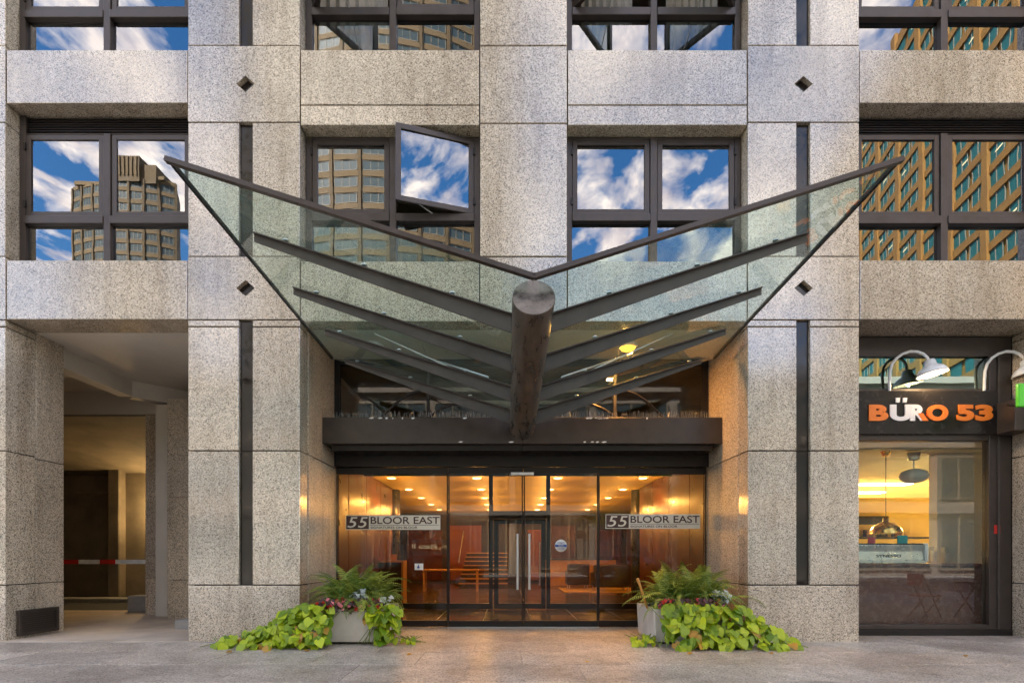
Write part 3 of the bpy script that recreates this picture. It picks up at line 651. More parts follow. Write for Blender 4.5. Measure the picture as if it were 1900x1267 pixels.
for s, xw in ((-1, LX0), (1, LX1)):
    box('side_wall', xw, xw - s * -.15, YD + .3, LY, 0, ZC, MT['marble_red'], lb)
    box('entry_wall', (X0 if s < 0 else X1), xw, YD + .22, YD + .42, 0, ZC, MT['marble_red'], lb)
    for i in range(4):
        ya = YD + .5 + i * 1.4; xq = (X0 - .35 if s < 0 else X1 + .35)
        box('marble_panel', xq - .03, xq + .03, ya, ya + 1.38, .02, ZC - .02, MT['marble_red'], lb, .004)
    MB().lathe((CX + s * 3.65, 8.2, 0), [(.24, 0), (.24, ZC)], 24).build('column', MT['column_dark'], lb)
box('back_wall', LX0, LX1, LY, LY + .2, 0, ZC + .1, MT['sofa_brown'], lb)
for i, (xa, xb) in enumerate(((-4.6, -3.0), (-2.7, -1.2), (.9, 1.7), (2.0, 3.1), (4.0, 5.2))): box('back_panel', xa, xb, LY - .06, LY - .01, .1, 2.4 + .2 * (i % 2), MT['red_accent' if i in (1, 2) else 'marble_red'], lb, .01)
# inner vestibule screen
YV = 4.6; vx = lambda u: (u - 942) / 130 * 1.6; vz = lambda v: EYE + (1030 - v) / 130 * 1.6
vs_ = thing('vestibule_screen', 'dark framed inner glass door screen standing inside the lobby', 'screen', (CX, YV, 0))
m = MB(); ua, ub = CX - 4.9, CX + 4.9
m.box(ua, ub, YV - .04, YV + .04, 3.04, 3.13); m.box(ua, vx(911), YV - .04, YV + .04, .01, .14); m.box(vx(1017), ub, YV - .04, YV + .04, .01, .14)
for u in (911, 1017): m.box(vx(u) - .045, vx(u) + .045, YV - .05, YV + .05, .01, 3.04)
m.box(vx(911), vx(1017), YV - .04, YV + .04, vz(962), vz(948)); m.build('screen_frame', MT['bronze_dark'], vs_)
m = MB()
for u in (921, 1008): m.box(vx(u) - .05, vx(u) + .05, YV - .025, YV + .025, .02, vz(963))
m.box(vx(921) + .05, vx(1008) - .05, YV - .025, YV + .025, .02, .14); m.box(vx(921) + .05, vx(1008) - .05, YV - .025, YV + .025, vz(972), vz(963))
dr = m.build('inner_door', MT['bronze_dark'], vs_); box('glass', vx(921) + .05, vx(1008) - .05, YV - .005, YV + .005, .14, vz(972), MT['door_glass'], dr)
MB().tube([(vx(1001), YV - .07, vz(1085)), (vx(1001), YV - .07, vz(1005))], .018, 8).build('pull_handle', MT['silver'], dr)
for a_, b_ in ((ua + .05, vx(911) - .045), (vx(1017) + .045, ub - .05)): box('screen_glass', a_, b_, YV - .005, YV + .005, .14, 3.04, MT['door_glass'], vs_)
# downlights
k = 0
for j, yy in enumerate((5.6, 7.9, 10.2, 12.5, 14.8)):
    for i, xx in enumerate((CX - 3.1, CX - 1.0, CX + 1.0, CX + 3.1)):
        dl = thing('downlight', 'lit lobby ceiling downlight, %s row, %s' % (('far left', 'left of the inner door', 'right of the inner door', 'far right')[i], ('nearest the glass doors', 'second from the doors', 'third from the doors', 'fourth from the doors', 'deepest in the lobby')[j]), 'downlight', (xx, yy, ZC - .02), 'lobby ceiling downlights')
        MB().lathe((xx, yy, ZC - .004), [(.13, 0), (.13, -.02), (.10, -.02)], 14).build('trim', MT['white_enamel'], dl)
        MB().lathe((xx, yy, ZC - .004), [(.10, -.016), (0, -.017)], 14).build('lens', MT['lamp_warm'], dl)
        lamp('lamp_light', (xx, yy, ZC - .6), 4.6, (1, .52, .13), 0, dl)
# lobby furniture
rg = tag(box('rug', 1.9, 5.0, 10.2, 12.6, .002, .02, MT['rug_gold'], None, .005), 'gold rug on the dark lobby floor at right', 'rug')
def armchair(x, y, wd, label):
    t = thing('armchair', label, 'armchair', (x, y, .02), 'lobby armchairs')
    box('seat', x - wd/2 + .12, x + wd/2 - .12, y + .12, y + .75, .22, .48, MT['sofa_brown'], t, .04)
    box('backrest', x - wd/2, x + wd/2, y, y + .16, .16, .92, MT['sofa_brown'], t, .04)
    for s in (-1, 1): box('armrest', x + s*wd/2 - (.12 if s > 0 else 0), x + s*wd/2 + (.12 if s < 0 else 0), y + .16, y + .8, .16, .66, MT['sofa_brown'], t, .03)
    for s in (-1, 1):
        for q in (.05, .7): MB().tube([(x + s*(wd/2 - .08), y + q, .02), (x + s*(wd/2 - .08), y + q, .18)], .02, 6).build('leg', MT['silver'], t)
armchair(3.55, 10.6, 1.25, 'dark brown armchair with its back to the street on gold rug'); armchair(2.55, 11.7, .8, 'smaller dark armchair farther back on the gold rug')
dk = thing('reception_stand', 'dark cabinet with orange wood edges inside lobby at left', 'stand', (-2.8, 6, 0))
box('cabinet', -3.28, -2.68, 5.95, 6.4, .0, 1.05, MT['sofa_brown'], dk); 
m = MB(); m.box(-3.32, -3.27, 5.93, 6.42, 0, 1.1); m.box(-2.69, -2.64, 5.93, 6.42, 0, 1.1); m.box(-3.27, -2.69, 5.93, 6.42, 1.05, 1.1); m.build('edge_trim', MT['wood_orange'], dk)
box('notice_card', -3.0, -2.84, 6.1, 6.12, 1.1, 1.26, MT['wood_orange'], dk)
tb = thing('console_table', 'long low wooden console table in the lobby left of inner door', 'table', (-2, 11, 0))
box('table_top', -2.9, -1.0, 10.6, 11.1, .70, .76, MT['wood_orange'], tb, .01)
for x in (-2.85, -1.05):
    for y in (10.65, 11.05): box('leg', x - .03, x + .03, y - .03, y + .03, 0, .70, MT['wood_orange'], tb)
sr = thing('lobby_stair', 'dark stair flight with edges coloured orange as if lit at the far end of the lobby', 'stairs', (-.6, 13.5, 0))
for i in range(8): box('tread', -1.9 + i*.02, .0, 13.2 + i*.3, 13.5 + i*.3, i * .17, i*.17 + .165, MT['sofa_brown'], sr); box('painted_lit_nosing', -1.9 + i*.02, .0, 13.17 + i*.3, 13.199 + i*.3, i * .17 + .12, i*.17 + .165, MT['wood_orange'], sr)  # orange on the step edges stands in for light along them
MB().tube([(-1.9, 13.2, .95), (-1.9, 15.6, 2.3)], .025, 6).build('handrail', MT['silver'], sr)
hd_ = thing('reception_desk', 'orange wood reception desk at lobby back right', 'desk', (2.4, 14.5, 0))
box('desk_front', 1.4, 4.4, 14.2, 14.3, 0, 1.05, MT['wood_orange'], hd_, .01); box('desk_top', 1.35, 4.45, 14.15, 14.9, 1.05, 1.1, MT['sofa_brown'], hd_, .01)

# ============================================================ coffee shop front on the right
YS = .62; sS = 130 / (1 + YS / DIST)
def sx(u): return (u - 942) / sS
def sz(v): return EYE + (1030 - v) / sS
SX0, SX1 = fx(1595) + .01, fx(1950) - .01
sf = thing('shopfront', 'dark bronze framed shop window with transom light right of the entrance', 'shopfront', (6.3, YS, 0))
m = MB(); zt = fz(593) - .003; fr = sx(1832)
m.box(SX0, SX1, YS - .03, YS + .1, zt - .30, zt - .005); m.box(fr, SX1, YS - .03, YS + .1, .09, zt - .30)
m.box(SX0, SX0 + .1, YS - .03, YS + .1, .09, zt - .30); m.box(SX0 + .1, fr, YS - .03, YS + .1, sz(818), sz(722)); m.box(SX0 + .1, fr, YS - .03, YS + .1, .09, sz(1158))
m.build('frame', MT['bronze'], sf, .008)
box('frame_bead', fr + .12, fr + .15, YS - .05, YS - .031, .1, zt - .31, MT['rib_metal'], sf)
box('base_rail', SX0, SX1, YS - .05, YS + .12, .002, .089, MT['bronze_dark'], sf, .004)
box('transom_pane', SX0 + .1, fr, YS + .02, YS + .03, sz(722), zt - .30, MT['transom_glass'], sf); box('main_pane', SX0 + .1, fr, YS + .02, YS + .03, sz(1158), sz(818), MT['shop_glass'], sf)
box('sticker', sx(1841), sx(1852), YS - .036, YS - .031, sz(990), sz(974), MT['red_paint'], sf)
box('jamb_wall', SX0 - .3, SX0 - .02, .31, YS + .3, 0, 4.6, MT['joint'], bld); box('jamb_wall', SX1 + .02, SX1 + .4, .61, YS + .3, 0, 4.6, MT['joint'], bld)
plain('sign_black', (.02, .016, .014), .22, spec=.3); plain('sign_orange', (.85, .20, .012), .4, var=.04); plain('sign_white', (.80, .77, .76), .4, var=.03); plain('sign_green', (.10, .62, .02), .35, var=.05)
sg = thing('shop_sign', 'black shop sign board with orange and white lettering above shop window', 'sign', (6.3, YS - .06, sz(805)))
ysg = YS - .09; gx = lambda u: (u - 942) / 130 * (1 + ysg / DIST); gzz = lambda v: EYE + (1030 - v) / 130 * (1 + ysg / DIST)
box('board', SX0, gx(1852), ysg, YS - .033, gzz(805), gzz(725), MT['sign_black'], sg, .004)
for u, t_, c_ in ((1611, 'B', 'sign_orange'), (1650, 'U', 'sign_white'), (1687, 'R', 'sign_white'), (1718, 'O', 'sign_orange'), (1774, '5', 'sign_orange'), (1808, '3', 'sign_orange')):
    wd = {'B': 36, 'U': 40, 'R': 31, 'O': 40, '5': 32, '3': 33}[t_]
    text_mesh(t_, gx(u), gx(u + wd), ysg - (.001 if t_ != 'R' else .002), gzz(781), gzz(751), MT[c_], 'letter', sg, .055, .018)
for u in (1661, 1674):
    x, z = gx(u), gzz(747); MB().add([(x, ysg - .018, z), (x + .055, ysg - .018, z), (x + .065, ysg - .018, z + .07), (x + .0, ysg - .018, z + .07), (x, ysg, z), (x + .055, ysg, z), (x + .065, ysg, z + .07), (x, ysg, z + .07)], [(0,1,2,3),(0,4,5,1),(1,5,6,2),(2,6,7,3),(3,7,4,0)]).build('umlaut_mark', MT['sign_white'], sg)
x0, x1, z0, z1 = gx(1701), gx(1721), gzz(781), gzz(767)
MB().add([(x0 + .07, ysg - .022, z0), (x1, ysg - .022, z0), (x0 + .08, ysg - .022, z1), (x0, ysg - .022, z1), (x0 + .07, ysg - .001, z0), (x1, ysg - .001, z0), (x0 + .08, ysg - .001, z1), (x0, ysg - .001, z1)], [(0,1,2,3),(0,4,5,1),(1,5,6,2),(2,6,7,3),(3,7,4,0)]).build('letter_leg', MT['sign_orange'], sg)
# gooseneck lamps
def goose(du, label):
    d = 1 + (ysg + .04) / DIST; P = lambda u, v: at(u + du, v, d)
    t = thing('gooseneck_lamp', label, 'lamp', P(1650, 724), 'gooseneck lamps above the shop sign')
    pts = [P(u, v) for u, v in ((1650,725),(1650,705),(1650,690),(1653,676),(1660,666),(1670,659),(1682,655.5),(1694,657),(1702,662),(1707,669),(1709,677))]
    for i, p in enumerate(pts): p.y -= .16 * (i / 10) ** 1.5
    MB().tube(pts, .021, 10).build('arm', MT['white_enamel'], t)
    axis = Vector((-.16, .05, 1)).normalized(); c = pts[-1] + Vector((0, 0, .03))
    prof = [(.028, 0), (.062, -.012), (.075, -.04), (.078, -.085), (.10, -.11), (.155, -.145), (.185, -.185), (.205, -.235), (.2, -.237), (.178, -.185), (.148, -.150), (.07, -.10)]
    MB().lathe(c, prof, 28, axis=axis).build('shade', MT['white_enamel'], t)
    MB().lathe(c - axis * .19, [(0, .06), (.045, .04), (.055, 0), (.04, -.035), (0, -.045)], 14, axis=axis).build('bulb', MT['lamp_warm'], t)
    lamp('lamp_light', c - axis * .25, 4, (1, .72, .4), .015, t)
goose(0, 'white gooseneck lamp nearest the pier above the shop sign'); goose(176, 'white gooseneck lamp at the right end of the shop sign')
pj = thing('projecting_sign', 'bright green hanging sign board on dark bracket at right edge', 'sign', (7.3, -.3, 2.9))
p = at(1887, 755, .97); q = at(1960, 712, .97)
box('green_board', p.x, q.x, p.y - .03, p.y + .03, p.z, q.z, MT['sign_green'], pj, .01)
p2 = at(1884, 798, 1.03); q2 = at(1998, 738, 1.03); box('bracket_box', p2.x, q2.x, p2.y, YS - .04, p2.z, q2.z, MT['bronze'], pj, .01)
MB().tube([(p.x + .3, p.y, p.z - .02), (p.x + .3, p2.y, q2.z - .1)], .02, 6).build('hanger', MT['bronze_dark'], pj)
# shop interior
plain('shop_yellow', (.72, .48, .12), .7, var=.06, scale=1); plain('shop_grey', (.52, .50, .45), .7, var=.06); plain('counter_brown', (.13, .055, .04), .25, spec=.5); plain('brass', (.75, .48, .14), .25, 1.0); plain('steel', (.55, .57, .55), .3, .85); plain('teal', (.01, .32, .33), .5); plain('shop_floor', (.12, .08, .06), .5); plain('crimson', (.4, .02, .06), .5); plain('paper_cup', (.75, .74, .7), .7)
si = thing('shop_interior', 'yellow walled coffee shop room behind the shop window', 'room', (8, 4, 0))
ZS = 3.0
box('floor', SX0, 17, YS + .2, 10.5, -.1, -.01, MT['shop_floor'], si); box('back_wall', SX0, 17, 10.3, 10.5, 0, 4.6, MT['shop_yellow'], si); box('left_wall', SX0 - .02, SX0 + .08, YS + .3, 10.3, 0, 4.6, MT['shop_yellow'], si)
box('right_wall', 16.8, 17, YS + .3, 10.3, 0, 4.6, MT['shop_yellow'], si)
for i in range(12):
    for j in range(9): box('ceiling_tile', SX0 + .1 + i * .98 + .006, SX0 + .1 + (i + 1) * .98 - .006, 1.3 + j * 1.0 + .006, 1.3 + (j + 1) * 1.0 - .006, ZS, ZS + .03, MT['shop_grey'], si)
box('transom_backing', SX0 + .1, 16.8, 1.2, 1.25, 3.11, 4.6, MT['shop_grey'], si)
box('ceiling_void', SX0, 17, 1.3, 10.4, ZS + .04, ZS + .1, MT['dark_interior'], si)
box('bulkhead', SX0 + .1, 16.8, YS + .25, 1.29, 3.02, 3.10, MT['shop_grey'], si); box('partition', 7.42, 9.6, 1.62, 1.8, 0, ZS - .01, MT['shop_grey'], si)
for x, y in ((9.3, 5.6), (9.9, 7.4), (7.2, 5.6), (12.2, 5.6), (8.2, 8.6)):
    f = thing('ceiling_light', {(9.3, 5.6): 'bright ceiling light panel above the pendant lamp in the coffee shop', (9.9, 7.4): 'second bright ceiling light panel, farther back in the coffee shop', (7.2, 5.6): 'coffee shop ceiling light panel close to the left shop wall', (12.2, 5.6): 'coffee shop ceiling light panel behind the pale partition', (8.2, 8.6): 'coffee shop ceiling light panel deepest in the room'}[(x, y)], 'ceiling light', (x, y, ZS), 'coffee shop ceiling lights')
    box('diffuser', x - .6, x + .6, y - .15, y + .15, ZS - .03, ZS - .012, MT['lamp_white'], f); box('frame', x - .64, x + .64, y - .19, y + .19, ZS - .011, ZS - .002, MT['white_enamel'], f)
    lamp('lamp_light', (x, y, ZS - .034), 190, (1, .74, .30), .3, f, (1.1, .28))
co = thing('shop_counter', 'dark brown counter along the inside of the shop window', 'counter', (6.3, 1, 0))
box('counter_front', SX0 + .12, 9.4, .86, .9, 0, 1.06, MT['counter_brown'], co); box('counter_top', SX0 + .12, 9.4, .83, 1.55, 1.06, 1.10, MT['counter_brown'], co, .006)
es = thing('espresso_machine', 'silver espresso machine on the shop counter', 'coffee machine', (6.3, 1.2, 1.1))
m = MB(); prof = [(1.0, 1.14), (1.02, 1.30), (.98, 1.40), (1.45, 1.40), (1.45, 1.14)]
xa, xb = 5.3, 6.72; vs = [(xa, y, z) for y, z in prof] + [(xb, y, z) for y, z in prof]; m.add(vs, [(4,3,2,1,0),(5,6,7,8,9)] + [(i, (i+1)%5, 5+(i+1)%5, 5+i) for i in range(5)]); m.build('body', MT['steel'], es, .012)
box('end_panel', xb, xb + .06, .97, 1.48, 1.12, 1.43, MT['white_enamel'], es, .02); box('drip_tray', xa, xb, .95, 1.0, 1.105, 1.15, MT['steel'], es, .005); box('cup_rail', xa, xb, 1.02, 1.4, 1.402, 1.425, MT['bronze_dark'], es)
text_mesh('SYNESSO', 5.95, 6.35, 1.008, 1.20, 1.245, MT['sign_black'], 'lettering', es, .01, .004)
for x in (5.4, 6.6): box('foot', x - .03, x + .03, 1.05, 1.4, 1.10, 1.14, MT['rubber'], es)
for i, (x, y, n_) in enumerate(((6.95, 1.1, 4), (7.06, 1.3, 6), (7.2, 1.15, 3), (7.32, 1.35, 6))):
    c = thing('cup_stack', ('short stack of paper cups beside the espresso machine', 'tall stack of paper cups second from espresso machine', 'lowest stack of paper cups on the counter', 'tall stack of paper cups nearest the pale partition')[i], 'cups', (x, y, 1.10), 'paper cup stacks on the counter')
    for k in range(n_): MB().lathe((x, y, 1.10 + k * .035), [(0, .001), (.034, 0), (.045, .1), (.047, .1)], 12).build('cup', MT['paper_cup'], c)
pdn = thing('pendant_lamp', 'brass dome pendant lamp hanging over the shop counter', 'lamp', (6.45, 1.5, 1.62))
MB().lathe((6.45, 1.5, 1.60), [(.245, 0), (.235, .05), (.19, .12), (.11, .18), (.05, .20), (.04, .28), (0, .28)], 28).build('shade', MT['brass'], pdn)
MB().tube([(6.45, 1.5, 1.88), (6.45, 1.5, ZS)], .006, 6).build('cord', MT['bronze_dark'], pdn); MB().lathe((6.45, 1.5, ZS - .001), [(.08, 0), (.05, -.08), (0, -.08)], 14).build('ceiling_rose', MT['brass'], pdn)
glb = thing('globe_lamp', 'grey oval globe lamp hanging from the shop ceiling', 'lamp', (6.85, 1.4, 2.5))
MB().lathe((6.85, 1.4, 2.44), [(0, 0), (.12, .02), (.2, .08), (.215, .13), (.18, .2), (.08, .24), (0, .245)], 24).build('globe', MT['shop_grey'], glb); MB().tube([(6.85, 1.4, 2.68), (6.85, 1.4, 2.86)], .012, 8).build('rod', MT['steel'], glb); MB().lathe((6.85, 1.4, 2.84), [(.08, 0), (.1, .12), (0, .12)], 16).build('canopy_cap', MT['steel'], glb)
sh = thing('wall_shelf', 'dark shelf with goods on the yellow coffee shop wall', 'shelf', (8, 5, 1.8))
box('board', 6.2, 9.8, 4.8, 5.1, 1.62, 1.66, MT['bronze_dark'], sh); box('menu_board', 6.9, 8.9, 4.9, 4.94, 1.95, 2.15, MT['sign_black'], sh); box('shelf_wall', 5.4, 10.2, 5.12, 5.2, .0, ZS - .4, MT['shop_yellow'], sh)
for i in range(9): box('goods', 6.4 + i * .33, 6.55 + i * .33, 4.88, 5.02, 1.66, 1.66 + rnd.uniform(.1, .2), MT['sofa_brown' if i % 2 else 'counter_brown'], sh)
box_t = lambda nm, lb_, a, mt: tag(box(nm, *a, MT[mt]), lb_, 'card')
box_t('counter_card', 'small teal card standing on the espresso machine', (6.44, 6.60, 1.2, 1.22, 1.425, 1.56), 'teal'); box_t('counter_card', 'small crimson card standing on the espresso machine', (5.95, 6.07, 1.2, 1.22, 1.425, 1.53), 'crimson')

# ============================================================ planters and plants
def leaf_mesh(name, mat, seed):
    r = random.Random(seed); m = MB()
    outl = [(0, 0), (.22, -.16), (.46, .02), (.50, .30), (.34, .62), (.14, .88), (0, 1.0)]
    mid = [(0, 0, 0), (0, .3, .03), (0, .62, .02), (0, 1.0, -.14)]
    vs = [Vector(p) for p in mid]; cup = r.uniform(.06, .16)
    for s in (-1, 1):
        for x, y in outl[1:-1]: vs.append(Vector((s * x, y, cup * abs(x) * 1.6 - .14 * y * y + r.uniform(-.03, .03))))
    f = []
    for b, s in ((4, -1), (9, 1)):
        q = [(0, b, b + 1), (0, b + 1, b + 2, 1), (1, b + 2, b + 3, 2), (2, b + 3, b + 4), (2, b + 4, 3)]
        f += [tuple(reversed(t)) if s < 0 else t for t in q]
    m.add(vs, f, 0, True); return m.mesh(name, mat)
lime = [leaf_mesh('leaf', MT['lime_leaf'], i) for i in range(4)]; yel = leaf_mesh('leaf', MT['yellow_leaf'], 9); dkl = [leaf_mesh('leaf', MT['bronze_leaf'], 20 + i) for i in range(2)]; slv = leaf_mesh('leaf', MT['silver_leaf'], 31)
def put_leaf(me, p, nrm, tip, s, parent, name='leaf'):
    nrm = Vector(nrm).normalized(); tip = Vector(tip); tip = (tip - nrm * tip.dot(nrm)).normalized(); xa = tip.cross(nrm)
    M = Matrix((xa, tip, nrm)).transposed().to_4x4(); M = Matrix.Translation(p) @ M @ Matrix.Diagonal((s, s, s, 1))
    o = bpy.data.objects.new(name, me); link(o, parent); o.matrix_basis = M; return o
def interp(tab, x):
    for (a, b), (c, d) in zip(tab, tab[1:]):
        if a <= x <= c: return b + (d - b) * (x - a) / (c - a)
    return tab[0][1] if x < tab[0][0] else tab[-1][1]
def vine(label, n, x0, x1, tops, yt, yb, seed, lowf=None, spread=.1, sz_=(.07, .155)):
    r = random.Random(seed); t = thing('sweet_potato_vine', label, 'plant', ((x0 + x1) / 2, yb, 0), 'lime sweet potato vines of the entrance planters')
    wts = [max(interp(tops, x0 + (x1 - x0) * i / 40) - (lowf(x0 + (x1 - x0) * i / 40) if lowf else 0), .06) for i in range(41)]; tot = sum(wts)
    for i in range(n):
        q = r.uniform(0, tot); k = 0
        while q > wts[k]: q -= wts[k]; k += 1
        x = x0 + (x1 - x0) * min((k + r.random()) / 41, 1); zt_ = interp(tops, x); zl = lowf(x) if lowf else .03
        u = r.random() ** .9; z = zl + (max(zt_ - zl, .04)) * u; y = yb + (yt - yb) * u + r.uniform(-spread, spread * 1.6)
        side = (x - (x0 + x1) / 2) / (x1 - x0)
        nrm = (side * .6 + r.uniform(-.65, .65), -.55 + r.uniform(-.5, .4), .65 + r.uniform(-.4, .4)); tip = (side * .9 + r.uniform(-.7, .7), -.5 + r.uniform(-.3, .3), -.75)
        put_leaf(yel if r.random() < .05 and u < .5 else r.choice(lime), (x, y, z), nrm, tip, r.uniform(*sz_), t)
    st = MB()
    for i in range(16):
        x = r.uniform(x0, x1); zt_ = interp(tops, x); pts = [Vector((x + r.uniform(-.2, .2), yt + .1, min(zt_, .5))), Vector((x, (yt + yb) / 2 + .06, zt_ * .5)), Vector((x + r.uniform(-.2, .2), yb + .03, .03))]; st.tube(pts, .005, 5)
    st.build('stems', MT['stem_green'], t); return t
def frond_mesh(seed):
    r = random.Random(seed); m = MB(); n = 26; pts = []
    droop = r.uniform(1.2, 1.85)
    for i in range(n + 1):
        t = i / n; a = R(72) - droop * 1.35 * t ** 1.2; p = (pts[-1] + Vector((0, math.cos(a), math.sin(a))) / n) if pts else Vector((0, 0, 0)); pts.append(p)
    m.tube(pts, [.008 * (1 - i / n) + .002 for i in range(n + 1)], 4, cap=False)
    for i in range(3, n + 1):
        t = i / n; ln = .10 * math.sin(math.pi * min(t * .90 + .12, 1)) + .014; d = (pts[i] - pts[i - 1]).normalized(); upv = Vector((1, 0, 0)).cross(d)
        for s in (-1, 1):
            b = pts[i]; tp = b + Vector((s * ln, 0, 0)) + d * ln * .35 - upv * ln * r.uniform(.15, .45); wv = d * .012; mid = b.lerp(tp, .45) - upv * -.006
            m.add([b - wv * .6, mid - wv, tp, mid + wv, b + wv * .6], [(0, 1, 2, 3, 4)] if s > 0 else [(4, 3, 2, 1, 0)])
    return m.mesh('frond', MT['fern_leaf'])
fronds = [frond_mesh(i) for i in range(5)]
def fern(label, cx, cy, z, seed, n=290):
    r = random.Random(seed); t = thing('fern', label, 'plant', (cx, cy, z), 'ferns in the entrance planters')
    for i in range(n):
        az = r.uniform(0, 2 * math.pi); ox, oy = r.uniform(-.36, .36), r.uniform(-.25, .25); s = r.uniform(.42, .88); lean = R(r.uniform(-48, 24))
        o = bpy.data.objects.new('frond', r.choice(fronds)); link(o, t)
        o.matrix_basis = Matrix.Translation((cx + ox, cy + oy, z - .02)) @ Matrix.Rotation(az, 4, 'Z') @ Matrix.Rotation(-lean, 4, 'X') @ Matrix.Rotation(r.uniform(-.4, .4), 4, 'Y') @ Matrix.Diagonal((s, s, s, 1))
    return t
def flower_mesh(mat):
    m = MB()
    for k in range(5):
        a = k * 2 * math.pi / 5; d = Vector((math.cos(a), math.sin(a), 0)); e = Vector((-d.y, d.x, 0)); m.add([(0, 0, 0), d * .5 - e * .35 + Vector((0, 0, .12)), d + Vector((0, 0, .1)), d * .5 + e * .35 + Vector((0, 0, .12))], [(0, 1, 2, 3)])
    m.lathe((0, 0, .05), [(.16, 0), (.12, .12), (0, .16)], 6); return m.mesh('flower', mat)
fl = [flower_mesh(MT['petal_red']), flower_mesh(MT['petal_pink'])]
def begonia(label, x0, x1, yf, z, seed):
    r = random.Random(seed); t = thing('begonia', label, 'plant', ((x0 + x1) / 2, yf, z), 'red flowering begonias in the entrance planters')
    for i in range(120):
        p = (r.uniform(x0, x1), yf + r.uniform(-.12, .15), z + r.uniform(-.03, .15)); put_leaf(r.choice(dkl), p, (r.uniform(-.5, .5), -.6, .7 + r.uniform(-.4, .4)), (r.uniform(-1, 1), -.5, -.4), r.uniform(.05, .09), t)
    for i in range(64):
        p = (r.uniform(x0, x1), yf + r.uniform(-.17, .02), z + r.uniform(-.02, .15)); s = r.uniform(.026, .042)
        o = bpy.data.objects.new('flower', fl[0] if r.random() < .72 else fl[1]); link(o, t); o.matrix_basis = Matrix.Translation(p) @ Euler((R(55 + r.uniform(-30, 30)), r.uniform(-.5, .5), r.uniform(0, 6))).to_matrix().to_4x4() @ Matrix.Diagonal((s, s, s, 1))
def dusty(label, cx, cy, z, seed, n=34):
    r = random.Random(seed); t = thing('dusty_miller', label, 'plant', (cx, cy, z), 'silver leaved plants in the entrance planters')
    for i in range(n):
        a = r.uniform(0, 6.3); put_leaf(slv, (cx + r.uniform(-.1, .1), cy + r.uniform(-.06, .06), z + r.uniform(0, .16)), (math.cos(a) * .6, -.5, .7), (math.cos(a), math.sin(a) - .3, .35), r.uniform(.05, .085), t)
ZP = .464
def planter(x0, x1, label):
    t = thing('planter', label, 'planter', ((x0 + x1) / 2, .25, 0), 'concrete planters beside the entrance'); y0, y1 = -.25, .75
    m = MB(); w_ = .07; fl_ = .02
    m.hexa([(x0 + fl_, y0 + fl_, .03), (x1 - fl_, y0 + fl_, .03), (x1 - fl_, y1 - fl_, .03), (x0 + fl_, y1 - fl_, .03), (x0, y0, ZP), (x1, y0, ZP), (x1, y1, ZP), (x0, y1, ZP)])
    b = m.build('box', MT['planter_concrete'], t, .012)
    for (a, c, d, e) in ((x0, x1, y0, y0 + w_), (x0, x1, y1 - w_, y1), (x0, x0 + w_, y0 + w_, y1 - w_), (x1 - w_, x1, y0 + w_, y1 - w_)): box('rim', a + .001, c - .001, d + .001, e - .001, ZP + .001, ZP + .02, MT['planter_concrete'], t, .005)
    box('soil', x0 + w_, x1 - w_, y0 + w_, y1 - w_, ZP + .0015, ZP + .014, MT['soil'], t); box('plinth', x0 + .08, x1 - .08, y0 + .08, y1 - .08, .002, .03, MT['bronze_dark'], t)
planter(-2.715, -1.70, 'square concrete planter left of the glass doors'); planter(2.02, 3.06, 'square concrete planter right of the glass doors')
fern('bushy dark green fern in the left planter', -2.2, .2, ZP, 3); fern('bushy dark green fern in the right planter', 2.62, .2, ZP, 8)
begonia('red begonias with dark leaves along the front rim of left planter', -2.62, -1.74, -.2, ZP + .02, 4); begonia('red begonias with dark leaves along the front rim of right planter', 2.08, 2.98, -.2, ZP + .02, 5)
dusty('silver leaved plant at the front of left planter', -2.1, -.12, ZP + .12, 6); dusty('small silver leaved plant at right corner of left planter', -1.72, -.1, ZP + .04, 16, 22); dusty('silver leaved plant at the back right of right planter', 3.0, -.18, ZP + .1, 7, 46)
vine('lime green vine trailing left from the left planter onto the pavement', 290, -3.96, -2.42, [(-3.96, .09), (-3.6, .17), (-3.3, .27), (-3.1, .42), (-2.95, .54), (-2.7, .60), (-2.42, .55)], -.30, -.64, 11, None, .1, (.075, .16))
vine('lime green vine hanging over the right front corner of left planter', 95, -1.92, -1.50, [(-1.92, .50), (-1.75, .58), (-1.5, .50)], -.27, -.36, 12, lambda x: .30 if x < -1.78 else .06, .07)
vine('lime green vine covering the front of right planter', 300, 2.12, 3.86, [(2.12, .55), (2.4, .60), (2.9, .56), (3.2, .58), (3.4, .44), (3.65, .24), (3.86, .10)], -.30, -.70, 13, None, .1, (.09, .185))
vine('small lime vine sprig on the pavement left of right planter', 26, 1.72, 2.02, [(1.72, .10), (1.85, .15), (2.02, .12)], -.30, -.42, 14, None, .05, (.06, .10))
vine('tiny lime vine sprig on the pavement right of left planter', 9, -1.44, -1.30, [(-1.44, .08), (-1.30, .10)], -.2, -.26, 15, None, .03, (.06, .09))
stk = MB().tube([(2.02, .1, ZP), (1.9, .05, .80), (1.86, .04, .90)], [.016, .018, .022], 8).build('garden_stake', MT['wood_orange']); tag(stk, 'orange stick leaning out of the right planter', 'stick')

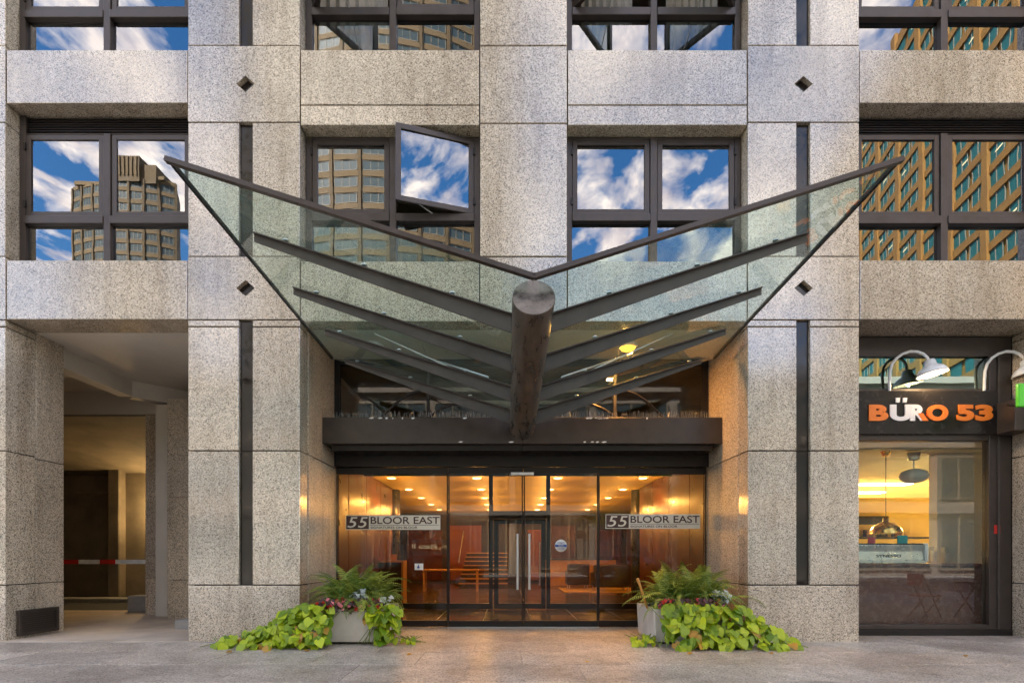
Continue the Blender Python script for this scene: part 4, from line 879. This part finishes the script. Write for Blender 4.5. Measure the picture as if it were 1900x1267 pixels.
# ============================================================ the other side of the street, mirrored in the glass
plain('tower_brown', (.105, .072, .034), .8, var=.15, scale=.4); plain('tower_band', (.145, .10, .048), .8, var=.12, scale=.4); plain('orange_stone', (.25, .13, .028), .7, var=.12, scale=.4); plain('podium_stone', (.30, .26, .22), .8, var=.15, scale=.5)
plain('tower_glass', (.045, .07, .08), .5, .0, .2); plain('teal_glass', (.015, .12, .13), .5, .0, .2); plain('pale_frame', (.24, .21, .16), .6)
def pane_mesh(w_, h_, nb, g, f):
    m = MB(); m.box(-w_/2, w_/2, -.05, .05, -h_/2, h_/2, 0)
    for i in range(nb + 1):
        x = -w_/2 + w_ * i / nb; m.box(x - .05, x + .05, .05, .12, -h_/2, h_/2, 1)
    m.box(-w_/2, w_/2, .05, .11, -h_/2 - .05, -h_/2 + .05, 1); m.box(-w_/2, w_/2, .05, .11, h_/2 - .05, h_/2 + .05, 1); return m.mesh('window', [MT[g], MT[f]])
def curved_tower(label, cx, cy, rad, a0, a1, bays, floors, z0, fh, name='apartment_tower', lip=.35, show=(0, 99)):
    t = thing(name, label, 'tower', (cx, cy, 0)); st = 24
    def arc(rr, a): return (cx + rr * math.sin(a), cy + rr * math.cos(a))
    def sect(mb, r0, r1, za, zb):
        vs = []
        for i in range(st + 1):
            a = a0 + (a1 - a0) * i / st
            for rr, z in ((r0, za), (r1, za), (r1, zb), (r0, zb)): vs.append((*arc(rr, a), z))
        mb.add(vs, [(4*i + k, 4*i + 4 + k, 4*i + 4 + (k+1)%4, 4*i + (k+1)%4) for i in range(st) for k in range(4)] + [(0,1,2,3), (4*st+3, 4*st+2, 4*st+1, 4*st)])
    H = z0 + floors * fh; m = MB(); sect(m, rad - 9, rad, 0, H); m.build('core', MT['tower_brown'], t)
    for k in range(floors + 1):
        m = MB(); sect(m, rad - .2, rad + lip, z0 + k * fh - .55, z0 + k * fh + .45); m.build('spandrel_band', MT['tower_band'], t)
    da = (a1 - a0) / bays
    for i in range(bays + 1):
        a = a0 + da * i; m = MB(); x, y = arc(rad + .4, a); m.box(-.28, .28, -.4, .2, 0, H); o = m.build('pier', MT['tower_brown'], t); o.matrix_basis = Matrix.Translation((x, y, 0)) @ Matrix.Rotation(-a, 4, 'Z')
    me = pane_mesh(rad * da - 1.0, fh - 1.25, 3, 'tower_glass', 'pale_frame'); rest = MB()
    for k in range(floors):
        for i in range(bays):
            a = a0 + da * (i + .5); x, y = arc(rad + .12, a)
            if show[0] <= k < show[1]: inst('window', me, (x, y, z0 + (k + .5) * fh), (0, 0, -a), parent=t)
            else:
                e = Vector((math.cos(a), -math.sin(a), 0)) * (rad * da - 1.0) / 2; c_ = Vector((x, y, z0 + (k + .5) * fh)); h_ = Vector((0, 0, fh / 2 - .6)); n_ = Vector((math.sin(a), math.cos(a), 0)) * .06
                rest.add([c_ - e - h_ + n_, c_ + e - h_ + n_, c_ + e + h_ + n_, c_ - e + h_ + n_], [(0, 3, 2, 1)])
    if rest.v: tag(rest.build('other_windows', MT['tower_glass'], t), kind='stuff')
    return t
curved_tower('tall brown curved apartment tower mirrored in the windows', -27, -134, 41, R(-44), R(44), 12, 46, 3, 3.0, show=(16, 41))
lo = curved_tower('lower brown apartment block mirrored in the left windows', -105, -176, 36, R(-24), R(24), 8, 32, 3, 3.1, 'apartment_block', show=(0, 32))
box('penthouse', -105, -98, -149, -139.5, 101, 108, MT['tower_brown'], lo); box('penthouse', -97.9, -94, -149, -140.5, 101, 106, MT['tower_brown'], lo)
for i in range(6): box('penthouse_fin', -104.6 + i * 1.15, -104.3 + i * 1.15, -139.49, -139.2, 102.5, 107.8, MT['tower_band'], lo)
box('parapet', -118, -92, -141.5, -141, 102.2, 103.2, MT['tower_band'], lo)
ob = thing('office_building', 'orange stone office building with teal window bands mirrored in right windows', 'building', (74, -96, 0))
pA, pB = Vector((66, -60, 0)), Vector((82, -132, 0)); dv_ = (pB - pA); Lw = dv_.length; dv_.normalize(); nv = Vector((dv_.y, -dv_.x, 0)); ang = math.atan2(dv_.y, dv_.x)
if nv.x > 0: nv = -nv
sgn = 1 if (Matrix.Rotation(ang, 3, 'Z') @ Vector((0, 1, 0))).dot(nv) > 0 else -1
def wl(name, s0, s1, n0, n1, z0, z1, mt):
    o = MB().box(s0, s1, n0, n1, z0, z1).build(name, MT[mt], ob); o.matrix_basis = Matrix.Translation(pA) @ Matrix.Rotation(ang, 4, 'Z'); return o
wl('core', 0, Lw, -sgn * 14, 0, 0, 100, 'orange_stone')
for k in range(28): wl('spandrel_band', -.1, Lw + .1, sgn * .01, sgn * .35, 3.5 * k + 2.6, 3.5 * k + 3.8, 'orange_stone')
for i in range(10): wl('pier', i * Lw / 9 - .7, i * Lw / 9 + .7, sgn * .02, sgn * .6, 0, 100.4, 'orange_stone')
me = pane_mesh(Lw / 18 - .9, 2.25, 2, 'teal_glass', 'pale_frame'); rest = MB(); tube_lights = MB()
for k in range(27):
    for i in range(18):
        p_ = pA + dv_ * ((i + .5) * Lw / 18) + nv * .1; z_ = 3.5 * k + 4.95
        if 9 <= k < 25: inst('window', me, (p_.x, p_.y, z_), (0, 0, ang + (0 if sgn > 0 else math.pi)), (1, 1, 1), ob)
        else:
            e = dv_ * (Lw / 36 - .45); h_ = Vector((0, 0, 1.1)); c_ = Vector((p_.x, p_.y, z_)) + nv * .05; rest.add([c_ - e - h_, c_ + e - h_, c_ + e + h_, c_ - e + h_], [(0, 1, 2, 3)])
        if rnd.random() < .16:
            q = Vector((p_.x, p_.y, z_)) + nv * .13 + dv_ * rnd.uniform(-1, 1); e = dv_ * .8; h_ = Vector((0, 0, .12)); tube_lights.add([q - e - h_, q + e - h_, q + e + h_, q - e + h_], [(0, 1, 2, 3)])
tag(rest.build('other_windows', MT['teal_glass'], ob), kind='stuff'); tag(tube_lights.build('ceiling_tubes', MT['lamp_white_dim'], ob), kind='stuff')
pod = thing('shop_building', 'low stone shop building across the street mirrored in the glass', 'building', (0, -28, 0))
box('core', -70, 40, -36, -24.2, 0, 12.2, MT['podium_stone'], pod); me = pane_mesh(4.6, 2.5, 4, 'tower_glass', 'pale_frame')
for i in range(17):
    for z in (6.0, 9.8): inst('window', me, (-44 + i * 5.2, -24.15, z), (0, 0, 0), (1, 1, 1), pod)
    inst('shop_window', me, (-44 + i * 5.2, -24.15, 2.0), (0, 0, 0), (1, 1, 1.3), pod)
for z in (4.0, 8.0, 11.9): box('ledge', -70.1, 40.1, -24.2, -23.8, z - .2, z + .2, MT['podium_stone'], pod)
x, z = -5.4, 1.8
t_ = thing('wall_sign', 'small lit letters on the shop building mirrored in the left glass', 'sign', (x, -24, z))
box('backing', x - .95, x + .95, -24.04, -24.0, z - .25, z + .25, MT['sign_black'], t_)
o_ = text_mesh('Plaza II', -.8, .8, 0, -.13, .17, MT['lamp_white_dim'], 'lettering', None, .01, .01); o_.data.transform(Matrix.Translation((x, -23.998, z)) @ Matrix.Rotation(math.pi, 4, 'Z')); o_.parent = t_; o_.matrix_parent_inverse = Matrix.Translation(-t_.location)
# street trees
def tree(x, y, h, label, seed):
    r = random.Random(seed); t = thing('street_tree', label, 'tree', (x, y, 0), 'street trees across the road'); m = MB(); m.tube([(x, y, -.05), (x + .05, y, h * .2), (x - .05, y, h * .45), (x, y, h * .7)], [.16, .12, .09, .04], 8); tips = []
    for i in range(14):
        a = r.uniform(0, 6.28); z = h * r.uniform(.3, .65); q = Vector((x + math.cos(a) * h * r.uniform(.15, .27), y + math.sin(a) * h * r.uniform(.15, .27), z + h * r.uniform(.1, .3))); m.tube([(x, y, z), (Vector((x, y, z)) + q) / 2 + Vector((0, 0, .15)), q], [.05, .035, .015], 5); tips.append(q)
    m.build('trunk', MT['bark'], t); c = MB()
    for i in range(3600):
        b = r.choice(tips) + Vector((r.gauss(0, .5), r.gauss(0, .5), r.gauss(0, .42))); d = Vector((r.uniform(-1, 1), r.uniform(-1, 1), r.uniform(-1, 1))).normalized(); e = d.orthogonal().normalized(); s = r.uniform(.06, .12); c.add([b, b + d * s + e * s * .5, b + d * s * 2, b + d * s - e * s * .5], [(0, 1, 2, 3)])
    c.build('crown', MT['tree_leaf'], t)
tree(7.0, -20.6, 7.4, 'leafy street tree across the road to the right', 1); tree(-7.2, -20.6, 7.0, 'leafy street tree across the road to the left', 2)
# a car parked across the pavement edge
plain('car_red', (.20, .02, .025), .2, .2, .6); plain('car_glass', (.02, .025, .03), .05, spec=.9); plain('car_silver', (.42, .43, .45), .25, .5)
def car(x, y, mt, label):
    t = thing('parked_car', label, 'car', (x, y, -.12), 'cars on the street'); z = -.12
    prof = [(-2.2, .35), (-2.22, .72), (-1.9, .86), (-1.15, .93), (-.45, 1.38), (.75, 1.42), (1.55, 1.0), (2.1, .92), (2.22, .62), (2.18, .32)]
    m = MB(); hw = lambda h: .88 if h < 1.0 else .88 - (h - 1.0) * .5
    L_ = [Vector((x + a, y - hw(b), z + b)) for a, b in prof]; R_ = [Vector((x + a, y + hw(b), z + b)) for a, b in prof]; n = len(prof)
    m.add(L_ + R_, [tuple(range(n)), tuple(reversed(range(n, 2*n)))] + [(i, n + i, n + (i+1)%n, (i+1)%n) for i in range(n)]); b_ = m.build('body', MT[mt], t, .04)
    for s in (-1, 1):
        for q in ([(-.95, 1.0), (-.42, 1.31), (.12, 1.34), (.12, 1.0)], [(.2, 1.0), (.2, 1.34), (.7, 1.34), (1.25, 1.02)]):
            MB().add([(x + a, y + s * (hw(b) + .004), z + b) for a, b in q] + [(x + a, y + s * (hw(b) - .02), z + b) for a, b in q], [(0,1,2,3),(7,6,5,4)] + [(i,4+i,4+(i+1)%4,(i+1)%4) for i in range(4)]).build('side_window', MT['car_glass'], t)
        for a in (-1.4, 1.4):
            w0 = MB().lathe((x + a, y + s * .80, z + .32), [(.0, .1), (.2, .1), (.32, .09), (.32, -.1), (0, -.1)], 20, axis=(0, s, 0)).build('wheel', MT['rubber'], t); MB().lathe((x + a, y + s * .80, z + .32), [(0, .115), (.2, .105), (.2, .09)], 14, axis=(0, s, 0)).build('rim', MT['silver'], w0)
        box('headlight', x - 2.24, x - 2.12, y + s * .62 - .14, y + s * .62 + .14, z + .62, z + .74, MT['white_enamel'], t); box('tail_light', x + 2.14, x + 2.24, y + s * .64 - .13, y + s * .64 + .13, z + .66, z + .82, MT['red_paint'], t)
car(-3.2, -10.6, 'car_red', 'dark red car on the street mirrored in the left door glass'); car(6.0, -17.5, 'car_silver', 'silver car across the road mirrored in the shop window')

# fallen leaves on the pavement
for k, (x, y, wh) in enumerate(((-3.5, -.86, 'below the trailing end of the left vine'), (-3.05, -.84, 'under the middle of the left vine'), (-2.6, -.78, 'before the left planter corner'), (-1.2, -1.0, 'between the left planter and the doors'), (.9, -1.5, 'in the open pavement before the doors'), (2.3, -.95, 'below the left end of right vine'), (3.3, -.92, 'below the right end of right vine'), (5.6, -1.1, 'before the shop window'))):
    o = put_leaf(yel, (x, y, .012), (rnd.uniform(-.2, .2), -.1, 1), (rnd.uniform(-1, 1), rnd.uniform(-1, 1), 0), rnd.uniform(.05, .075), None, 'fallen_leaf'); tag(o, 'dry yellow fallen leaf on the pavement ' + wh, 'leaf', 'fallen leaves on the pavement')

# folding bistro set on the pavement beside the shop, seen mirrored in the shop glass
bt = thing('bistro_table', 'folding bistro table with crossed legs mirrored low in shop window', 'table', (8.9, -1.3, 0))
MB().lathe((8.9, -1.3, .70), [(0, .025), (.3, .025), (.3, 0), (0, 0)], 24).build('table_top', MT['bronze_dark'], bt)
for s in (-1, 1):
    for q in (-.2, .2): MB().tube([(8.9 - s * .24, -1.3 + q, .01), (8.9 + s * .24, -1.3 + q, .70)], .014, 6).build('leg', MT['bronze_dark'], bt)
bc = thing('bistro_chair', 'folding bistro chair with red seat mirrored low in shop window', 'chair', (8.1, -1.5, 0))
box('seat', 7.9, 8.3, -1.7, -1.3, .44, .47, MT['red_paint'], bc, .01); box('backrest', 7.9, 7.93, -1.7, -1.3, .65, .88, MT['red_paint'], bc, .01)
for q in (-1.68, -1.32):
    MB().tube([(7.92, q, .88), (8.3, q, .01)], .013, 6).build('leg', MT['bronze_dark'], bc); MB().tube([(8.28, q, .46), (7.9, q, .01)], .013, 6).build('leg', MT['bronze_dark'], bc)
